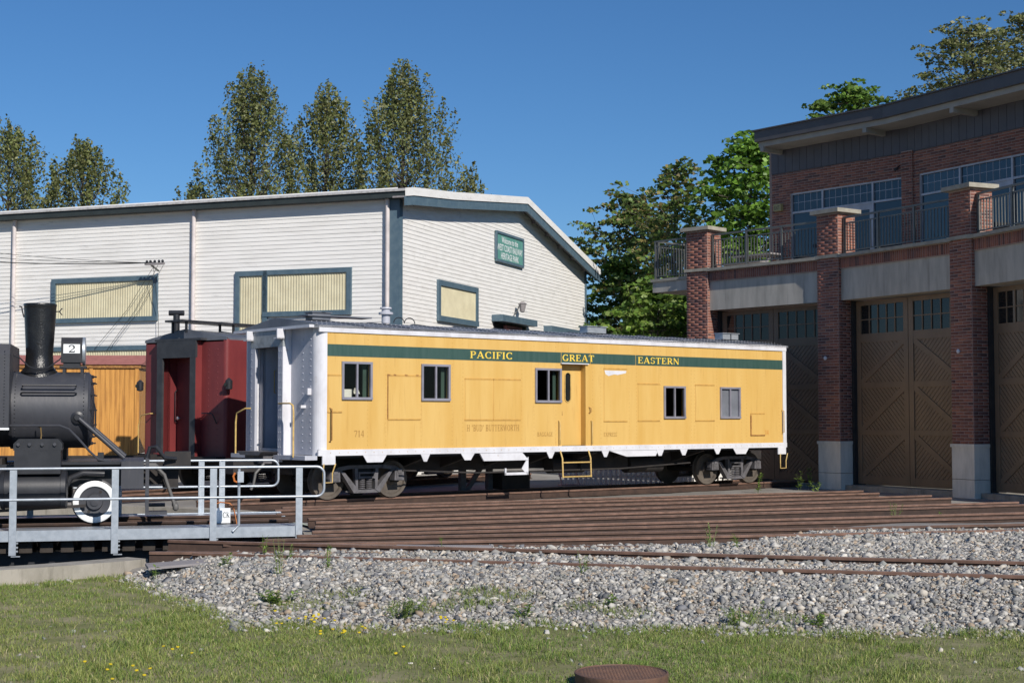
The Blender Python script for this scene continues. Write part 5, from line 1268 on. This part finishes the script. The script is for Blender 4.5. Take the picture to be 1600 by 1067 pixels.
MB().box(0, 1.6, 0, .7, .7, .75).build('top', M['greytimber'], pt_); MB().box(0, 1.6, -.5, -.25, .42, .46).build('bench', M['greytimber'], pt_); MB().box(0, 1.6, .95, 1.2, .42, .46).build('bench', M['greytimber'], pt_)
for x in (.15, 1.4): MB().bar((x,-.4,0), (x,.25,.7), .05, .09, (1,0,0)).build('leg', M['greytimber'], pt_); MB().bar((x,1.1,0), (x,.45,.7), .05, .09, (1,0,0)).build('leg', M['greytimber'], pt_)

# ------------------------------------------------------------------ trees
def tree(name, label, base, H, crown0, width, nbr, nleaf, lsize, cols, rise=.9, shape='poplar', seed=1, group='trees', lean=0.):
    """trunk, a limb to each shoot or clump of leaves, and leaves gathered on those shoots"""
    r_ = np.random.default_rng(seed)
    root = empty(name, (*base, -.25), 0, label, 'tree', group)
    tr = MB(); th = .017*H
    tr.tube([(0,0,0), (.1,0,H*.3), (-.1,.1,H*.65), (0,.05,H*.95)], [th, th*.75, th*.4, th*.08], 9)
    per = nleaf//nbr; P = []; tone = []
    for b in range(nbr):
        t = (b+r_.uniform())/nbr if shape == 'poplar' else ((b+r_.uniform())/nbr)**.9
        if shape == 'poplar': env = width*(min(1, t/.25+.15)**.5)*(1-t)**.5*(1+.16*math.sin(3*b*2.399963+seed)) if t < .999 else 0
        else: env = width*math.sqrt(max(.03, 1-(1.9*t-.85)**2))
        rr = env*math.sqrt(r_.uniform(.05, 1.0)); az = b*2.399963+r_.uniform(-.3, .3)
        sl = (H-crown0)*r_.uniform(.09, .17) if shape == 'poplar' else 0
        hz = crown0+(H-crown0)*t - sl*.5
        c = np.array([rr*math.cos(az), rr*math.sin(az), hz])
        tz = max(hz-rr*(1.1 if shape == 'poplar' else .6), crown0*.55)
        tr.tube([(0, 0, tz), (c[0]*.5, c[1]*.5, tz+(hz-tz)*.4), tuple(c)], [th*.22*(1-t*.7)+.01, .03*(1-t*.6)+.008, .012], 4)
        tn = r_.uniform(.72, 1.28)
        if shape == 'poplar':
            out = np.array([math.cos(az), math.sin(az), 0])*rr*.12
            u = r_.uniform(0, 1, per)**.8
            w_ = (.30*(1-u)**.7+.05)*(H/22)
            q = c+np.outer(u, np.array([out[0], out[1], sl*1.25]))+r_.normal(0, 1, (per, 3))*np.stack([w_, w_, .12+0*w_], -1)
            tr.tube([tuple(c), tuple(c+np.array([out[0], out[1], sl*1.15]))], [.014, .004], 3)
        else:
            ns = 4; q = []
            for k_ in range(ns):
                cc_ = c+r_.normal(0, 1, 3)*np.array([.5, .5, .3])
                d_ = r_.normal(0, 1, (per//ns, 3)); d_ /= np.linalg.norm(d_, axis=1)[:, None]; d_[:, 2] = np.abs(d_[:, 2])*.8-.15
                q.append(cc_+d_*np.array([.52, .52, .32])*r_.uniform(.6, 1.05, (per//ns, 1)))
                tr.tube([tuple(c), tuple(cc_)], [.012, .005], 3)
            q = np.concatenate(q)
        P.append(q); tone.append(np.full(len(q), tn))
    tr.build('trunk', M['bark'], root, smooth=60)
    P = np.concatenate(P); tone = np.concatenate(tone); n = len(P)
    a = r_.normal(0, 1, (n, 3)); a /= np.linalg.norm(a, axis=1)[:, None]
    if shape != 'poplar': a[:, 2] *= .5
    bb = np.cross(a, r_.normal(0, 1, (n, 3))); bb /= np.linalg.norm(bb, axis=1)[:, None]
    s = lsize*r_.uniform(.6, 1.25, (n, 1))
    V = np.stack([P-a*s, P+bb*s*.62-a*s*.1, P+a*s, P-bb*s*.62-a*s*.1], 1)
    cc = np.array(cols)
    C_ = cc[r_.integers(0, len(cc), n)]*tone[:, None]*r_.uniform(.75, 1.25, (n, 1))
    o = big_mesh('crown', V.reshape(-1, 3), np.arange(n*4), 4, M['leaf'], colors=np.repeat(C_, 4, 0)); o.parent = root
    return root
POP = [(.165,.19,.06),(.125,.155,.048),(.21,.22,.08),(.18,.18,.065)]
MAP = [(.115,.21,.03),(.155,.26,.04),(.085,.16,.025),(.19,.27,.05)]
MAPD = [(.13,.205,.045),(.16,.225,.05),(.105,.165,.04),(.22,.18,.06)]
MAPB = [(.13,.25,.03),(.17,.30,.04),(.10,.19,.025)]
g = 'poplars behind the white shed'
tree('poplar_tree', 'tall poplar behind the shed, left of the three in a row', (-15.1,85), 21.2, 8.5, 4.5, 230, 20000, .105, POP, 1.5, 'poplar', 3, g)
tree('poplar_tree', 'slightly shorter middle poplar of the three behind the shed', (-10.9,86), 20.5, 8.5, 3.8, 190, 16000, .105, POP, 1.5, 'poplar', 5, g)
tree('poplar_tree', 'broad poplar right of the three behind the shed roof corner', (-6.3,85), 21.3, 8, 4.9, 260, 23000, .105, POP, 1.5, 'poplar', 8, g)
tree('poplar_tree', 'low poplar side growth at the right foot of the three poplars', (-2.6,87), 16.0, 9, 2.8, 70, 5000, .105, POP, 1.4, 'poplar', 11, g)
tree('poplar_tree', 'small poplar at the left foot of the three poplars', (-18.6,86), 15.4, 9, 2.3, 60, 3600, .105, POP, 1.4, 'poplar', 12, g)
tree('poplar_tree', 'poplar at the far left edge of the picture, left of two', (-29.2,85), 18.2, 8, 5.0, 210, 16000, .105, POP, 1.3, 'poplar', 14, g)
tree('poplar_tree', 'poplar near the left edge of the picture, right of two', (-25.2,86), 17.6, 8, 4.0, 180, 14000, .105, POP, 1.3, 'poplar', 15, g)
g = 'maples between the shed and the roundhouse'
tree('maple_tree', 'tall sparse maple with browning top between shed and roundhouse', (7.6,68), 13.6, 4, 1.9, 70, 5200, .15, MAPD, .9, 'maple', 21, g)
tree('maple_tree', 'rounded dark maple beside the shed gable', (6.2,74), 13.1, 1.5, 3.6, 150, 15000, .15, MAPD, .6, 'maple', 22, g)
tree('maple_tree', 'bright green maple close to the roundhouse wall', (10.3,63), 13.9, 3, 2.5, 130, 15000, .16, MAPB, .7, 'maple', 23, g)
tree('maple_tree', 'low leafy maple under the taller trees beside the balcony', (6.2,62), 7.4, .8, 2.3, 100, 10500, .15, MAP, .5, 'maple', 24, g)
tree('maple_tree', 'low leafy maple filling the gap right of the shed corner', (5.6,72), 9.6, .8, 2.5, 90, 9500, .15, MAP, .5, 'maple', 25, g)
tree('maple_tree', 'leafy maple behind the balcony railing', (9.3,58), 8.2, .8, 2.6, 90, 10000, .15, MAP, .5, 'maple', 27, g)
g = 'trees behind the roundhouse roof'
tree('maple_tree', 'small maple crown showing above the roundhouse roof', (17.7,76), 19.0, 15, 1.9, 55, 5000, .16, MAP, .6, 'maple', 31, g)
tree('poplar_tree', 'large poplar rising above the roundhouse roof at the right', (25.3,80), 23.4, 12, 4.3, 150, 14000, .13, POP, 1.0, 'maple', 32, g)
tree('poplar_tree', 'poplar at the top right corner of the picture', (30.0,84), 25.4, 13, 4.2, 150, 14000, .13, POP, 1.0, 'maple', 33, g)

# ------------------------------------------------------------------ weeds among gravel and rails
for (x, y, hh, sp_, nl, lab) in [
    (-3.35,20.0,.34,.12,34,'thin weed rising at the left end of the front rail'),
    (-2.95,19.4,.22,.14,30,'small weed in the gravel behind the flowering patch'),
    (-2.75,17.6,.46,.16,70,'tall weed in the gravel at the left, above the yellow flowers'),
    (-2.25,18.1,.34,.15,50,'weed with narrow leaves right of the tall left weed'),
    (-3.7,18.9,.20,.16,40,'weed beside the end of the concrete pit wall'),
    (-4.55,19.0,.20,.12,18,'broad leaved weed against the pit wall end'),
    (-.95,20.6,.24,.1,24,'wispy weed by the plank on the front rail'),
    (2.85,21.2,.42,.24,60,'tall wispy weed against the packed rails right of centre'),
    (3.25,21.3,.2,.16,30,'low weed right of the tall wispy weed'),
    (.85,17.6,.30,.2,50,'wispy pale weed in the middle of the gravel'),
    (.15,15.5,.16,.2,50,'grassy broad weed on the gravel edge left of centre'),
    (1.05,15.9,.16,.14,24,'low rosette weed in the gravel at centre'),
    (-1.15,15.4,.22,.4,180,'dense dark green clump at the gravel edge'),
    (-2.55,16.1,.14,.32,110,'spreading leafy clump in the gravel at the left'),
    (2.3,15.0,.22,.34,130,'leafy clump at the gravel edge right of centre'),
    (3.0,14.9,.16,.22,80,'small leafy clump at the right gravel edge'),
    (6.0,17.0,.25,.2,50,'pale weed at the right edge of the picture'),
    (7.4,28.6,.42,.3,60,'leafy weed among the rails in front of the second stall door'),
    (8.2,28.4,.2,.2,30,'small bright weed among the rails near the right pillar')]:
    weed(x, y, hh, sp_, nl, lab, col=(.22,.33,.06) if hh < .4 else (.26,.33,.10), upright=.9 if hh > .3 else .6, leafw=.012 if hh > .2 else .02, leafl=.09 if hh > .2 else .12)
for (s_, off, hh, nl, lab) in [(13.1,-.5,.62,40,'bushy weed in front of the far bogie of the yellow car'), (15.0,-.4,.6,34,'upright weed just past the right end of the yellow car'), (15.7,-.2,.75,34,'taller weed right of the yellow car end'), (16.6,-.3,.5,24,'small weed near the first brick pillar base'), (14.2,-1.6,.3,30,'low weed among the rails below the yellow car end')]:
    p = YA + YD*s_ + YE*off
    weed(p[0], p[1], hh, .2, nl, lab, col=(.22,.33,.06), upright=.7, leafw=.035, leafl=.16, z=-.18)
fm = MB()
for k in range(46):
    cx, cy, sr = random.choice([(-2.15,15.0,.35),(-2.1,15.05,.3),(-2.05,15.05,.22),(-1.75,14.2,.3),(-2.9,13.1,.2),(-3.1,12.0,.25),(-.65,14.9,.1),(-1.0,13.0,.2),(-3.3,12.5,.5)])
    x, y = random.gauss(cx, sr*.6), random.gauss(cy, sr*.5); z = float(hgt(x, y))+random.uniform(.05, .11)
    fm.lathe((x,y,z), (random.uniform(-.2,.2),random.uniform(-.4,0),1), [(0,.004),(.006,.015),(.012,.016),(.014,.004)], 7)
tag(fm.build('dandelion_flowers', M['flower']), 'scattered small yellow dandelion heads in the lawn', 'flowers', kind='stuff')
